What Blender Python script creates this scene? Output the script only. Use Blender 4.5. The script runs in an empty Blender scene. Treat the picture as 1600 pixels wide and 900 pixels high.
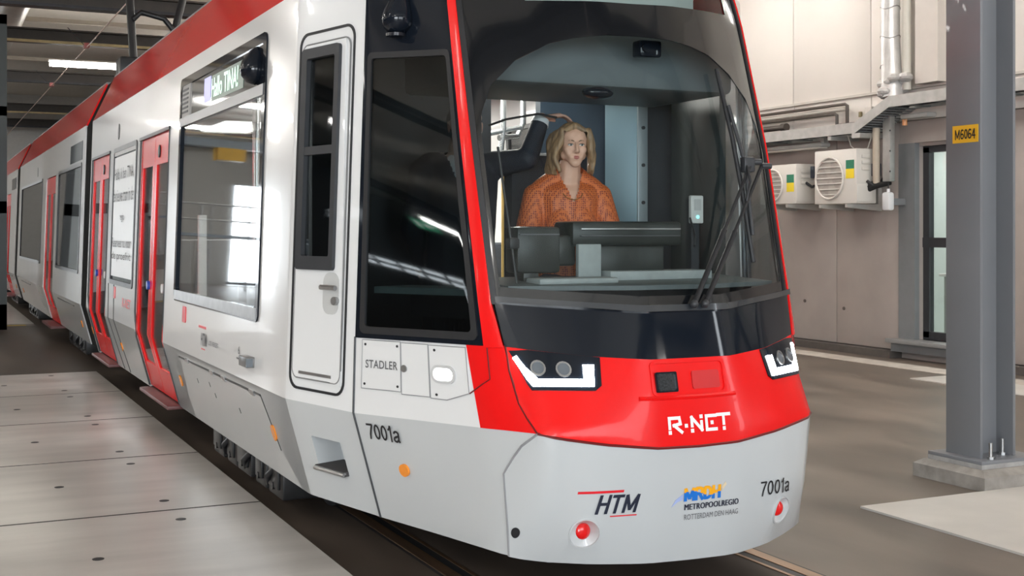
import bpy, bmesh, math, random
from mathutils import Vector, Matrix, Euler
from bisect import bisect_right
random.seed(7)
C = bpy.context.scene.collection
PI = math.pi
# ---------------------------------------------------------------- camera
cam = bpy.data.cameras.new('camera'); camo = bpy.data.objects.new('camera', cam); C.objects.link(camo)
camo.location = (0, 0, 1.58); camo.rotation_euler = (PI/2, 0, -.4447)
cam.lens = 1941/1600*36; cam.sensor_width = 36; cam.shift_y = -89/1600
cam.clip_start = .1; cam.clip_end = 300
bpy.context.scene.camera = camo
# ---------------------------------------------------------------- world, view
W = bpy.data.worlds.new('sky'); bpy.context.scene.world = W; W.use_nodes = True
W.node_tree.nodes['Background'].inputs[0].default_value = (.86, .93, 1, 1)
W.node_tree.nodes['Background'].inputs[1].default_value = 2.2
vs = bpy.context.scene.view_settings
vs.view_transform = 'Standard'; vs.look = 'None'; vs.gamma = 1; vs.use_curve_mapping = False
vs.exposure = 0.85
bpy.context.scene.cycles.use_denoising = True
bpy.context.scene.cycles.max_bounces = 10
bpy.context.scene.cycles.transparent_max_bounces = 16
bpy.context.scene.cycles.sample_clamp_indirect = 6
# ---------------------------------------------------------------- large area lights: daylight standing in unseen window openings
def area(name, loc, rot, sx, sy, power, col=(1, 1, 1)):
    l = bpy.data.lights.new(name, 'AREA'); l.shape = 'RECTANGLE'; l.size = sx; l.size_y = sy; l.energy = power; l.color = col
    o = bpy.data.objects.new(name, l); o.location = loc; o.rotation_euler = rot; C.objects.link(o); return o
DAY = (.9, .96, 1)
area('daylight_back', (3.0, -11.7, 2.9), (-PI/2, 0, PI), 8.8, 4.6, 300, DAY)
area('daylight_back_left', (-8.4, -11.7, 2.9), (-PI/2, 0, PI), 9.0, 4.8, 1150, DAY)
area('daylight_left', (-37.7, 22.8, 4.1), (0, -PI/2, 0), .36, 4.6, 18, DAY)
area('daylight_far', (-11.0, 51.7, 2.2), (PI/2, 0, PI), 5.2, 4.0, 330, DAY)
area('daylight_right', (11.25, -3.0, 3.2), (0, PI/2, 0), 4.6, .9, 60, DAY)  # unseen window light added to brighten the floor at right

# ---------------------------------------------------------------- materials
MATS = {}
def M(name, col, rough=.5, metal=0, coat=0, noise=0, scale=8, bump=0, emit=0, ecol=None, spec=.5, stretch=None):
    if name in MATS: return MATS[name]
    m = bpy.data.materials.new(name); m.use_nodes = True; nt = m.node_tree; b = nt.nodes['Principled BSDF']
    b.inputs['Base Color'].default_value = (*col, 1); b.inputs['Roughness'].default_value = rough
    b.inputs['Metallic'].default_value = metal; b.inputs['Coat Weight'].default_value = coat
    b.inputs['Coat Roughness'].default_value = .04; b.inputs['Specular IOR Level'].default_value = spec
    if emit:
        b.inputs['Emission Color'].default_value = (*(ecol or col), 1); b.inputs['Emission Strength'].default_value = emit
    tc = nt.nodes.new('ShaderNodeTexCoord'); n = nt.nodes.new('ShaderNodeTexNoise'); n.inputs['Scale'].default_value = scale
    n.inputs['Detail'].default_value = 6
    if stretch:
        mp = nt.nodes.new('ShaderNodeMapping'); mp.inputs['Scale'].default_value = stretch
        nt.links.new(tc.outputs['Object'], mp.inputs[0]); nt.links.new(mp.outputs[0], n.inputs['Vector'])
    else: nt.links.new(tc.outputs['Object'], n.inputs['Vector'])
    if noise:
        r = nt.nodes.new('ShaderNodeMix'); r.data_type = 'RGBA'; r.blend_type = 'MULTIPLY'; r.inputs[0].default_value = 1
        rp = nt.nodes.new('ShaderNodeValToRGB'); e = rp.color_ramp.elements
        e[0].position = .3; e[0].color = (1-noise,)*3+(1,); e[1].position = .7; e[1].color = (1, 1, 1, 1)
        nt.links.new(n.outputs[0], rp.inputs[0]); nt.links.new(rp.outputs[0], r.inputs[7]); r.inputs[6].default_value = (*col, 1)
        nt.links.new(r.outputs[2], b.inputs['Base Color'])
        mr = nt.nodes.new('ShaderNodeMapRange'); mr.inputs[3].default_value = max(.02, rough*(1-.5*noise)); mr.inputs[4].default_value = min(1, rough*(1+.5*noise))
        nt.links.new(n.outputs[0], mr.inputs[0]); nt.links.new(mr.outputs[0], b.inputs['Roughness'])
    if bump:
        bp = nt.nodes.new('ShaderNodeBump'); bp.inputs['Strength'].default_value = bump; bp.inputs['Distance'].default_value = .02
        nt.links.new(n.outputs[0], bp.inputs['Height']); nt.links.new(bp.outputs[0], b.inputs['Normal'])
    MATS[name] = m; return m
def glass(name, tint, refl=.06, rough=.02):
    m = bpy.data.materials.new(name); m.use_nodes = True; nt = m.node_tree; nt.nodes.remove(nt.nodes['Principled BSDF'])
    out = nt.nodes['Material Output']; t = nt.nodes.new('ShaderNodeBsdfTransparent'); t.inputs[0].default_value = (*tint, 1)
    g = nt.nodes.new('ShaderNodeBsdfGlossy'); g.inputs['Roughness'].default_value = rough
    lw = nt.nodes.new('ShaderNodeLayerWeight'); lw.inputs[0].default_value = .5      # Facing is even-handed on both faces of the pane
    pw = nt.nodes.new('ShaderNodeMath'); pw.operation = 'POWER'; pw.inputs[1].default_value = 4.2; nt.links.new(lw.outputs['Facing'], pw.inputs[0])
    mr = nt.nodes.new('ShaderNodeMapRange'); mr.inputs[1].default_value = 0; mr.inputs[2].default_value = 1; mr.inputs[3].default_value = refl; mr.inputs[4].default_value = .9
    nt.links.new(pw.outputs[0], mr.inputs[0])
    mx = nt.nodes.new('ShaderNodeMixShader'); nt.links.new(mr.outputs[0], mx.inputs[0])
    nt.links.new(t.outputs[0], mx.inputs[1]); nt.links.new(g.outputs[0], mx.inputs[2]); last = mx
    tc = nt.nodes.new('ShaderNodeTexCoord'); n = nt.nodes.new('ShaderNodeTexNoise'); n.inputs['Scale'].default_value = 3
    nt.links.new(tc.outputs['Object'], n.inputs['Vector']); m3 = nt.nodes.new('ShaderNodeMapRange')
    m3.inputs[3].default_value = rough; m3.inputs[4].default_value = rough*1.6; nt.links.new(n.outputs[0], m3.inputs[0]); nt.links.new(m3.outputs[0], g.inputs['Roughness'])
    nt.links.new(last.outputs[0], out.inputs[0]); MATS[name] = m; return m

white = M('white_paint', (.80, .80, .80), .22, 0, .6, .03, 1.2)
lgrey = M('light_grey_paint', (.55, .567, .575), .25, 0, .5, .04, 1.2)
red = M('red_paint', (.86, .008, .008), .24, 0, .15, .05, 1.2, spec=.25)
rred = M('roof_red_paint', (.84, .020, .020), .12, 0, 0, .05, 1.2, spec=.35)
black = M('gloss_black', (.008, .011, .017), .06, 0, 0, .02, 2, spec=.32)
rubber = M('black_rubber', (.016, .017, .02), .45, 0, 0, .2, 20)
dark = M('dark_frame', (.035, .037, .042), .4, 0, 0, .2, 10)
steel = M('brushed_steel', (.45, .45, .45), .35, .9, 0, .25, 12)
dsteel = M('dark_steel', (.05, .05, .055), .5, .6, 0, .4, 9)
orange = M('orange_reflector', (.95, .30, .02), .25, 0, .5, .08, 40)
ledwhite = M('led_white', (1, 1, 1), .3, emit=14, ecol=(.88, .96, 1))
dimlens = M('lens_glass', (.12, .14, .16), .08, .3, .6, .1, 20, emit=.03, ecol=(.8, .9, 1))
seamg = M('seam_grey', (.30, .30, .31), .5, noise=.1)
ink = M('black_print', (.015, .015, .018), .5, noise=.05)
wht_print = M('white_print', (.9, .9, .9), .45, noise=.03)
tint = glass('tinted_glass', (.60, .62, .64), .06)
clear = glass('clear_glass', (.93, .96, .955), .04)
wsglass = glass('windscreen_glass', (.80, .845, .84), .02)
sidedim = glass('cab_side_glass_dimmed', (.46, .50, .51), .05); sidelit = glass('cab_side_glass_lit', (.72, .76, .78), .05)  # same glass; tints carry the dim cab at left, the bright wall at right
intr = M('interior_grey', (.60, .61, .62), .5, noise=.1)
intd = M('interior_dark', (.03, .035, .042), .45, noise=.2)
dashm = M('dash_black', (.018, .024, .022), .35, noise=.2, scale=20)
dashg = M('dash_grey', (.34, .37, .37), .55, noise=.12, scale=30)

# ---------------------------------------------------------------- object helpers
LOCAL = set()
def link(name, me, mats, parent=None):
    o = bpy.data.objects.new(name, me); C.objects.link(o)
    for m in (mats if isinstance(mats, (list, tuple)) else [mats]): me.materials.append(m)
    if parent:
        o.parent = parent
        if parent.type == 'EMPTY' and parent.name not in LOCAL: o.matrix_parent_inverse = Matrix.Translation(-parent.location)
    return o
def tag(o, label=None, cat=None, group=None, kind=None):
    if label: o['label'] = label
    if cat: o['category'] = cat
    if group: o['group'] = group
    if kind: o['kind'] = kind
    return o
def empty(name, loc=(0, 0, 0), rz=0):
    o = bpy.data.objects.new(name, None); o.location = loc; o.rotation_euler = (0, 0, rz); o.empty_display_size = .1; C.objects.link(o); return o
class MB:
    def __init__(s): s.bm = bmesh.new(); s.mi = 0
    def _fin(s, geom, smooth=False):
        for v in geom:
            for f in v.link_faces:
                f.material_index = s.mi
                if smooth: f.smooth = True
    def box(s, a, b, bev=0, rot=None, piv=None):
        a, b = Vector(a), Vector(b); r = bmesh.ops.create_cube(s.bm, size=1)['verts']
        c = (a+b)/2; d = b-a
        for v in r: v.co = Vector((v.co.x*d.x, v.co.y*d.y, v.co.z*d.z))
        if bev:
            es = list({e for v in r for e in v.link_edges})
            q = bmesh.ops.bevel(s.bm, geom=es, offset=min(bev, min(abs(x) for x in d)*.45), segments=2, affect='EDGES', profile=.5)
            r = list({v for f in q['faces'] for v in f.verts} | {v for v in r if v.is_valid})
        for v in r:
            v.co = (rot @ v.co if rot else v.co) + c
        s._fin(r); return s
    def cyl(s, p, q, r, r2=None, n=16, cap=True):
        p, q = Vector(p), Vector(q); d = q-p
        g = bmesh.ops.create_cone(s.bm, cap_ends=cap, segments=n, radius1=r, radius2=r if r2 is None else r2, depth=d.length)['verts']
        m = Matrix.Translation((p+q)/2) @ d.to_track_quat('Z', 'Y').to_matrix().to_4x4()
        for v in g: v.co = m @ v.co
        for v in g:
            for f in v.link_faces:
                f.material_index = s.mi; f.smooth = len(f.verts) == 4
        return s
    def tube(s, pts, r, n=10):
        pts = [Vector(p) for p in pts]; rings = []; up = None
        for i, p in enumerate(pts):
            t = (pts[min(i+1, len(pts)-1)]-pts[max(i-1, 0)]).normalized()
            if up is None: up = t.orthogonal().normalized()
            else: up = (up-t*up.dot(t)).normalized()
            w = t.cross(up)
            rr = r[i] if isinstance(r, (list, tuple)) else r
            rings.append([s.bm.verts.new(p+(up*math.cos(2*PI*k/n)+w*math.sin(2*PI*k/n))*rr) for k in range(n)])
        for a, b in zip(rings, rings[1:]):
            for k in range(n):
                f = s.bm.faces.new((a[k], a[(k+1) % n], b[(k+1) % n], b[k])); f.smooth = True; f.material_index = s.mi
        for ring in (rings[0], rings[-1]):
            f = s.bm.faces.new(ring); f.material_index = s.mi
        return s
    def sph(s, c, r, sc=(1, 1, 1), n=14):
        g = bmesh.ops.create_uvsphere(s.bm, u_segments=n, v_segments=max(6, n//2+2), radius=r)['verts']
        for v in g: v.co = Vector((v.co.x*sc[0], v.co.y*sc[1], v.co.z*sc[2]))+Vector(c)
        s._fin(g, True); return s
    def prism(s, poly, vec):
        a = [s.bm.verts.new(Vector(p)) for p in poly]; b = [s.bm.verts.new(Vector(p)+Vector(vec)) for p in poly]; n = len(a)
        fs = [s.bm.faces.new(a), s.bm.faces.new(b[::-1])]+[s.bm.faces.new((a[i], b[i], b[(i+1) % n], a[(i+1) % n])) for i in range(n)]
        for f in fs: f.material_index = s.mi
        return s
    def face(s, poly):
        f = s.bm.faces.new([s.bm.verts.new(Vector(p)) for p in poly]); f.material_index = s.mi; return s
    def mat(s, i): s.mi = i; return s
    def build(s, name, mats, parent=None, sharp=40):
        bmesh.ops.recalc_face_normals(s.bm, faces=s.bm.faces)
        me = bpy.data.meshes.new(name); s.bm.to_mesh(me); s.bm.free()
        if sharp: me.set_sharp_from_angle(angle=math.radians(sharp))
        return link(name, me, mats, parent)
def box(name, a, b, m, parent=None, bev=0): return MB().box(a, b, bev).build(name, m, parent)
def cyl(name, p, q, r, m, parent=None, r2=None, n=16): return MB().cyl(p, q, r, r2, n).build(name, m, parent)
def tube(name, pts, r, m, parent=None, n=10): return MB().tube(pts, r, n).build(name, m, parent)
def dup(o, parent=None, loc=None, name=None):
    c = o.copy(); C.objects.link(c); c.parent = parent
    if loc is not None: c.location = loc
    return c

def hull(bm, a, ra, b, rb, sa=(1, 1, 1), sb=None):
    """Tapered limb segment: the hull of two (possibly flattened) balls."""
    t = bmesh.new(); sb = sb or sa
    for c, r, s in ((a, ra, sa), (b, rb, sb)):
        g = bmesh.ops.create_icosphere(t, subdivisions=2, radius=r)['verts']
        for v in g: v.co = Vector((v.co.x*s[0], v.co.y*s[1], v.co.z*s[2]))+Vector(c)
    h = bmesh.ops.convex_hull(t, input=t.verts)
    junk = list({e for e in h['geom_interior'] if isinstance(e, bmesh.types.BMVert)})
    bmesh.ops.delete(t, geom=junk, context='VERTS')
    m = {}; 
    for v in t.verts: m[v] = bm.verts.new(v.co)
    for f in t.faces:
        try: bm.faces.new([m[v] for v in f.verts])
        except ValueError: pass
    t.free()
# text as flat print: 2-D outline of the lettering, scaled into the unit square
TXT = {}
def text2d(t, bold=0.0, spacing=1.0):
    k = (t, bold, spacing)
    if k in TXT: return TXT[k]
    cu = bpy.data.curves.new('t', 'FONT'); cu.body = t; cu.offset = bold; cu.space_character = spacing; cu.resolution_u = 3; cu.fill_mode = 'FRONT'
    o = bpy.data.objects.new('t', cu); C.objects.link(o); bpy.context.view_layer.update()
    me = o.evaluated_get(bpy.context.evaluated_depsgraph_get()).to_mesh()
    vs_ = [(v.co.x, v.co.y) for v in me.vertices]; fs = [tuple(p.vertices) for p in me.polygons]
    x0 = min(v[0] for v in vs_); x1 = max(v[0] for v in vs_); y0 = min(v[1] for v in vs_); y1 = max(v[1] for v in vs_)
    vs_ = [((x-x0)/(x1-x0), (y-y0)/(y1-y0)) for x, y in vs_]
    bpy.data.objects.remove(o); bpy.data.curves.remove(cu)
    TXT[k] = (vs_, fs); return TXT[k]
def text_plane(name, t, org, u, v, m, parent=None, bold=0, spacing=1.0):
    vs_, fs = text2d(t, bold, spacing); org, u, v = Vector(org), Vector(u), Vector(v)
    me = bpy.data.meshes.new(name); me.from_pydata([org+u*a+v*b for a, b in vs_], [], fs); return link(name, me, m, parent)

# ---------------------------------------------------------------- the tram's skin: s runs along the side and round the nose, z is height
AX = 2.948
def interp(tab, z):
    if z <= tab[0][0]: a, b = tab[0], tab[1]
    elif z >= tab[-1][0]: a, b = tab[-2], tab[-1]
    else:
        for a, b in zip(tab, tab[1:]):
            if a[0] <= z <= b[0]: break
    f = (z-a[0])/(b[0]-a[0]); return a[1]+f*(b[1]-a[1]), a[2]+f*(b[2]-a[2])
def side(h0, y):
    L = lambda z: .27*(.755-z) if z < .755 else .0349*(z-.755)
    t = [(z, h0-L(z), y) for z in (.0, .755, 2.77)]; return t+[(3.27, h0-.30, y), (3.35, h0-.42, y)]
COLS = [(0, side(1.325, 6.01)), (.64, side(1.117, 5.53)),
 (1.35, [(.2,.775,4.72),(.755,.785,4.69),(1.13,.80,4.76),(1.28,.80,4.80),(1.96,.805,4.98),(2.66,.79,5.19),(3.1,.74,5.36),(3.35,.62,5.6)]),
 (1.41, [(.2,.755,4.66),(.57,.75,4.64),(.755,.75,4.63),(.93,.735,4.65),(1.09,.72,4.69),(1.28,.76,4.765),(1.96,.775,4.94),(2.66,.767,5.155),(3.1,.71,5.32),(3.35,.60,5.57)]),
 (1.52, [(.2,.68,4.63),(.35,.675,4.54),(.57,.67,4.49),(.755,.67,4.465),(.93,.675,4.575),(1.09,.66,4.655),(1.28,.68,4.725),(1.96,.68,4.89),(2.66,.66,5.10),(3.1,.60,5.26),(3.35,.50,5.52)]),
 (1.76, [(.2,.44,4.50),(.35,.45,4.44),(.57,.45,4.42),(.755,.45,4.41),(.93,.45,4.46),(1.07,.44,4.52),(1.26,.45,4.60),(1.96,.45,4.78),(2.66,.44,5.0),(3.1,.40,5.16),(3.35,.33,5.42)]),
 (2.02, [(.2,.2,4.44),(.35,.2,4.40),(.57,.2,4.38),(.70,.2,4.37),(.93,.2,4.405),(1.04,.2,4.432),(1.245,.2,4.487),(1.96,.2,4.705),(2.66,.2,4.925),(3.1,.18,5.085),(3.35,.15,5.35)]),
 (2.22, [(.2,0,4.435),(.35,0,4.395),(.57,0,4.375),(.70,0,4.365),(.93,0,4.40),(1.04,0,4.427),(1.245,0,4.482),(1.96,0,4.70),(2.66,0,4.92),(3.1,0,5.08),(3.35,0,5.345)])]
COLS += [(4.44-s, [(z, -h, y) for z, h, y in t]) for s, t in COLS[-2::-1]]
SS = [c[0] for c in COLS]
def S0(s, z):
    if s <= 0: h, y = interp(COLS[0][1], z); return AX-h, y-s
    if s >= 4.44: h, y = interp(COLS[-1][1], z); return AX-h, y+(s-4.44)
    k = min(bisect_right(SS, s)-1, len(SS)-2); f = (s-SS[k])/(SS[k+1]-SS[k])
    a = interp(COLS[k][1], z); b = interp(COLS[k+1][1], z)
    return AX-(a[0]+f*(b[0]-a[0])), a[1]+f*(b[1]-a[1])
def S(s, z, w=.03):
    if s < -.05 or s > 4.49: x, y = S0(s, z); return Vector((x, y, z))
    P = [S0(s+o*w, z) for o in (-1, -.5, 0, .5, 1)]
    u = min(s, 4.44-s); k = max(0, min(u/.64, (1.35-u)/.71))     # the body lines flare a little at the cab seam
    return Vector((sum(p[0] for p in P)/5, sum(p[1] for p in P)/5, 1.58+(z-1.58)*(1+.027*k)))
def SN(s, z):
    a = S(s+.004, z)-S(s-.004, z); b = S(s, z+.004)-S(s, z-.004); return a.cross(b).normalized()
def rr(s0, s1, z0, z1, r=.04, n=4):
    L = []
    for cx, cz, a0 in ((s1-r, z1-r, 0), (s0+r, z1-r, 90), (s0+r, z0+r, 180), (s1-r, z0+r, 270)):
        for k in range(n+1):
            a = math.radians(a0+90*k/n); L.append((cx+r*math.cos(a), cz+r*math.sin(a)))
    return L
def ring(a, b): n = len(a); return [[a[i], a[(i+1) % n], b[(i+1) % n], b[i]] for i in range(n)]
def rect(s0, s1, z0, z1): return [(s0, z0), (s1, z0), (s1, z1), (s0, z1)]
def skin(name, loops, m, parent, off=0.0, th=.012, ds=.06, dz=.12, mir=False):
    """A panel of the skin: 2-D loops in (s, z), cut where the surface bends, laid on it and given thickness."""
    bm = bmesh.new()
    for L in loops: bm.faces.new([bm.verts.new((a, b, 0)) for a, b in L])
    bmesh.ops.remove_doubles(bm, verts=bm.verts, dist=1e-5)
    s0 = min(v.co.x for v in bm.verts); s1 = max(v.co.x for v in bm.verts); z0 = min(v.co.y for v in bm.verts); z1 = max(v.co.y for v in bm.verts)
    cs = [x for x in (-.03, 0, .03, .61, .64, .67, 4.41, 4.44, 4.47, 3.77, 3.80, 3.83)]
    k = 1.26
    while k < 3.19: cs.append(k); k += ds
    cz = [.755, 2.77, 3.27]
    if s1 > 0.66 and s0 < 3.78:
        k = .2
        while k < 3.3: cz.append(k); k += dz
    for vals, ax, lo, hi in ((cs, 0, s0, s1), (cz, 1, z0, z1)):
        for c in vals:
            if lo+1e-4 < c < hi-1e-4:
                co = [0, 0, 0]; no = [0, 0, 0]; co[ax] = c; no[ax] = 1
                bmesh.ops.bisect_plane(bm, geom=bm.verts[:]+bm.edges[:]+bm.faces[:], plane_co=co, plane_no=no, dist=1e-5)
    bm.verts.ensure_lookup_table(); bm.verts.index_update()
    top = []; bot = []
    for v in bm.verts:
        s, z = v.co.x, v.co.y
        if mir: s = 4.44-s
        p, n = S(s, z), SN(s, z); top.append(p+n*off); bot.append(p+n*(off-th))
    fs = [[v.index for v in f.verts] for f in bm.faces]; be = [[v.index for v in e.verts] for e in bm.edges if e.is_boundary]
    N = len(top); vs_ = top[:]; faces = list(fs)
    if th:
        vs_ += bot; faces += [[i+N for i in f[::-1]] for f in fs]+[[a, b, b+N, a+N] for a, b in be]
    bm.free(); b2 = bmesh.new(); bv = [b2.verts.new(p) for p in vs_]
    for f in faces:
        try: b2.faces.new([bv[i] for i in f])
        except ValueError: pass
    for f in b2.faces: f.smooth = True
    if th: bmesh.ops.recalc_face_normals(b2, faces=b2.faces)
    me = bpy.data.meshes.new(name); b2.to_mesh(me); b2.free(); me.set_sharp_from_angle(angle=math.radians(32))
    return link(name, me, m, parent)
def skin_line(name, pts, r, m, parent, off=0, mir=False, step=.05):
    out = []
    for a, b in zip(pts, pts[1:]):
        n = max(1, int(math.hypot(b[0]-a[0], b[1]-a[1])/step)) if (max(a[0], b[0]) > -.1) else max(1, int(abs(b[1]-a[1])/.2))
        for i in range(n): out.append((a[0]+(b[0]-a[0])*i/n, a[1]+(b[1]-a[1])*i/n))
    out.append(pts[-1])
    if mir: out = [(4.44-s, z) for s, z in out]
    return tube(name, [S(*p)+SN(*p)*off for p in out], r, m, parent, 6)
def skin_text(name, t, s0, s1, z0, z1, m, parent, off=.0035, bold=0, slant=0, spacing=1.0, fat=0):
    vs_, fs = text2d(t, bold, spacing); P = []
    for k in ((0, 1, 2) if fat else (0,)):      # bold print: the outline laid down three times, a hair apart
        for a, b in vs_:
            s = s0+(s1-s0)*a+slant*(z1-z0)*b+fat*(k-1); z = z0+(z1-z0)*b; P.append(S(s, z)+SN(s, z)*(off+.0001*k))
    if fat: n = len(vs_); fs = [tuple(i+n*k for i in f) for k in range(3) for f in fs]
    me = bpy.data.meshes.new(name); me.from_pydata(P, [], fs); return link(name, me, m, parent)
def disc(name, s, z, r, m, parent, off=.012, th=.012, zs=1.0, n=18):
    return skin(name, [[(s+r*math.cos(2*PI*k/n), z+r*zs*math.sin(2*PI*k/n)) for k in range(n)]], m, parent, off, th, ds=9, dz=9)

def _arc(cx, cy, rx, ry, a0, a1, n=10): return [(cx+rx*math.cos(math.radians(a0+(a1-a0)*k/n)), cy+ry*math.sin(math.radians(a0+(a1-a0)*k/n))) for k in range(n+1)]
GL = {'7': (.52, [[(.03, .93), (.5, .93), (.36, .62), (.24, .3), (.19, 0)]]), '0': (.52, [_arc(.26, .5, .20, .43, 90, 450, 22)]),
      '1': (.36, [[(.06, .74), (.16, .82), (.24, 1.0), (.24, 0)]]), '6': (.54, [_arc(.27, .29, .20, .23, 0, 360, 18), [(.07, .30)]+_arc(.31, .45, .24, .48, 165, 70, 8)+[(.45, .86)]]),
      '4': (.55, [[(.36, 0), (.36, .96), (.05, .30), (.52, .30)]]), 'a': (.52, [[(.06, .56)]+_arc(.24, .53, .18, .15, 160, 0, 8)+[(.42, .12), (.48, .02)], _arc(.22, .19, .16, .145, 75, 330, 12)+[(.42, .18)], [(.22, .355), (.42, .40)]]),
      'H': (.66, [[(.09, 0), (.09, 1)], [(.57, 0), (.57, 1)], [(.09, .52), (.57, .52)]]), 'T': (.62, [[(.02, .93), (.60, .93)], [(.31, .93), (.31, 0)]]),
      'M': (.80, [[(.09, 0), (.09, .95), (.40, .15), (.71, .95), (.71, 0)]]), 'R': (.66, [[(.09, 0), (.09, .93), (.36, .93)]+_arc(.36, .70, .2, .23, 90, -90, 8)+[(.09, .47)], [(.34, .47), (.60, 0)]]),
      'D': (.66, [[(.09, .07), (.09, .93), (.28, .93)]+_arc(.28, .5, .29, .43, 90, -90, 10)+[(.09, .07)]])}
def strokes(t, w=.13, gap=.10):
    """Lettering drawn as strokes: quads with mitred ends, unit height; returns polygons and the total width."""
    x = 0; out = []
    for ch in t:
        adv, ps = GL[ch]
        for p in ps:
            for (a, b), (c, d) in zip(p, p[1:]):
                L = math.hypot(c-a, d-b)
                if L < 1e-6: continue
                ux, uy = (c-a)/L*w/2, (d-b)/L*w/2; e = .42
                out.append([(x+a-ux*e+uy, b-uy*e-ux), (x+c+ux*e+uy, d+uy*e-ux), (x+c+ux*e-uy, d+uy*e+ux), (x+a-ux*e-uy, b-uy*e+ux)])
        x += adv+gap
    return out, x-gap
def stroke_text(name, t, fn, m, parent, w=.13, gap=.10, split=None):
    out, W_ = strokes(t, w, gap); bm = bmesh.new()
    for L in out: bm.faces.new([bm.verts.new((a/W_, b, 0)) for a, b in L])
    if split:
        for k in range(1, 24): bmesh.ops.bisect_plane(bm, geom=bm.verts[:]+bm.edges[:]+bm.faces[:], plane_co=(k/24, 0, 0), plane_no=(1, 0, 0))
        for k in range(1, 14): bmesh.ops.bisect_plane(bm, geom=bm.verts[:]+bm.edges[:]+bm.faces[:], plane_co=(0, k/14, 0), plane_no=(0, 1, 0))
        for f in bm.faces: c = f.calc_center_median(); f.material_index = split(c.x, c.y)
    lift_ = {}
    for k, f in enumerate(bm.faces):
        for v in f.verts: lift_[v] = k
    for v in bm.verts:
        a, b = v.co.x, v.co.y; p = fn(a, b); e = (fn(a+.01, b)-p).cross(fn(a, b+.01)-p).normalized(); v.co = p+e*(.00006*(lift_[v] if not split else lift_[v] % 7))
    me = bpy.data.meshes.new(name); bm.to_mesh(me); bm.free(); return link(name, me, m, parent)
def on_skin(s0, s1, z0, z1, off, slant=0): 
    def f(a, b): s = s0+(s1-s0)*a+slant*(z1-z0)*b; z = z0+(z1-z0)*b; return S(s, z)+SN(s, z)*off
    return f
# ================================================================= THE HALL
def ST(o): o['kind'] = 'structure'; return o
asph = M('brown_asphalt', (.20, .16, .132), .42, noise=.55, scale=2.2, bump=.12, spec=.4, stretch=(1, .35, 1))
conc = M('concrete_plate', (.60, .565, .53), .30, noise=.25, scale=2.0, bump=.03, stretch=(.5, 2.2, 1))
pale = M('pale_plate', (.66, .63, .59), .40, noise=.15, scale=2.5, bump=.02)
bare = M('bare_concrete', (.36, .33, .30), .85, noise=.4, scale=9, bump=.4)
floor = ST(box('floor', (-38, -12, -.2), (11.3, 52, 0), asph))
# raised concrete plates left of the track, joint by joint
holes = ink
ys = [-0.2, 1.6, 3.38, 5.16, 6.96, 8.70, 10.53, 12.35, 14.2]
for a, b in zip(ys, ys[1:]):
    p = MB().prism([(-2.2, a+.014, .0), (1.735, a+.014, .0), (1.735, b-.014, .0), (-2.2, b-.014, .0)], (0, 0, .05)); pl = p.build('floor_plate', conc, floor)
    for x, y in ((1.25, a+.25), (1.25, b-.25), (.75, a+.9), (-.2, b-.3), (-.2, a+.3), (.2, a+.95)):
        q = MB().cyl((x, y, .046), (x, y, .0515), .028, n=12); q.build('lifting_hole', holes, pl)
for y in ys[1:-1]: MB().box((-2.2, y-.017, 0), (1.733, y+.017, .0495)).build('joint_filler', M('joint_dark', (.05, .045, .04), .9, noise=.3), floor)
MB().prism([(-2.2, 14.2, 0), (1.735, 14.2, 0), (1.60, 14.55, 0), (-2.2, 14.55, 0), ], (0, 0, .012)).build('plate_ramp', conc, floor)
# rails set in the floor, a groove beside each
railm = M('rail_steel', (.42, .27, .17), .32, .85, noise=.3, scale=6, stretch=(6, .3, 1))
for sx, (x0, x1) in ((-1, (2.17, 2.235)), (1, (3.66, 3.725))):
    r = MB().box((x0, -9, -.05), (x1, 50, .006)).build('rail', railm, floor)
    g0, g1 = (x1, x1+.05) if sx < 0 else (x0-.05, x0)
    MB().box((g0, -9, -.05), (g1, 50, .0025)).build('rail_groove', ink, r)
    k0, k1 = (g1, g1+.02) if sx < 0 else (g0-.02, g0)
    MB().box((k0, -9, -.05), (k1, 50, .005)).build('guard_lip', railm, r)
    e0, e1 = (x0-.02, x0) if sx < 0 else (x1, x1+.02)
    MB().box((e0, -9, -.05), (e1, 50, .002)).build('joint_filler', ink, r)
for a, b in ((3.2, 5.54), (.9, 3.19)):
    for x in (4.84, 7.15):
        pl = MB().box((x, a, -.01), (x+2.3, b, .012)).build('floor_plate', pale, floor)
for a, b in ((7.9, 10.15),): MB().box((9.55, a, -.01), (10.15, b, .010)).build('floor_plate', pale, floor)
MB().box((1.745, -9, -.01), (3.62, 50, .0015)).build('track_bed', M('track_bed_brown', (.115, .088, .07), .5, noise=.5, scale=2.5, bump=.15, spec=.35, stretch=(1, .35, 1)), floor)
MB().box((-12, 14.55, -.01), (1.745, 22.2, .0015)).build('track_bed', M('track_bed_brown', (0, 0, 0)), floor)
MB().box((10.18, -10, -.01), (10.55, 50, .004)).build('painted_line', M('line_paint', (.62, .56, .50), .6, noise=.3, scale=5), floor)
MB().box((-2.2, 22.2, -.01), (1.6, 22.4, .004)).build('painted_line', M('yellow_paint', (.62, .42, .06), .6, noise=.4, scale=6), floor)
MB().box((-4, 22.6, -.01), (1.75, 36, .003)).build('floor_plate', conc, floor)

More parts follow.
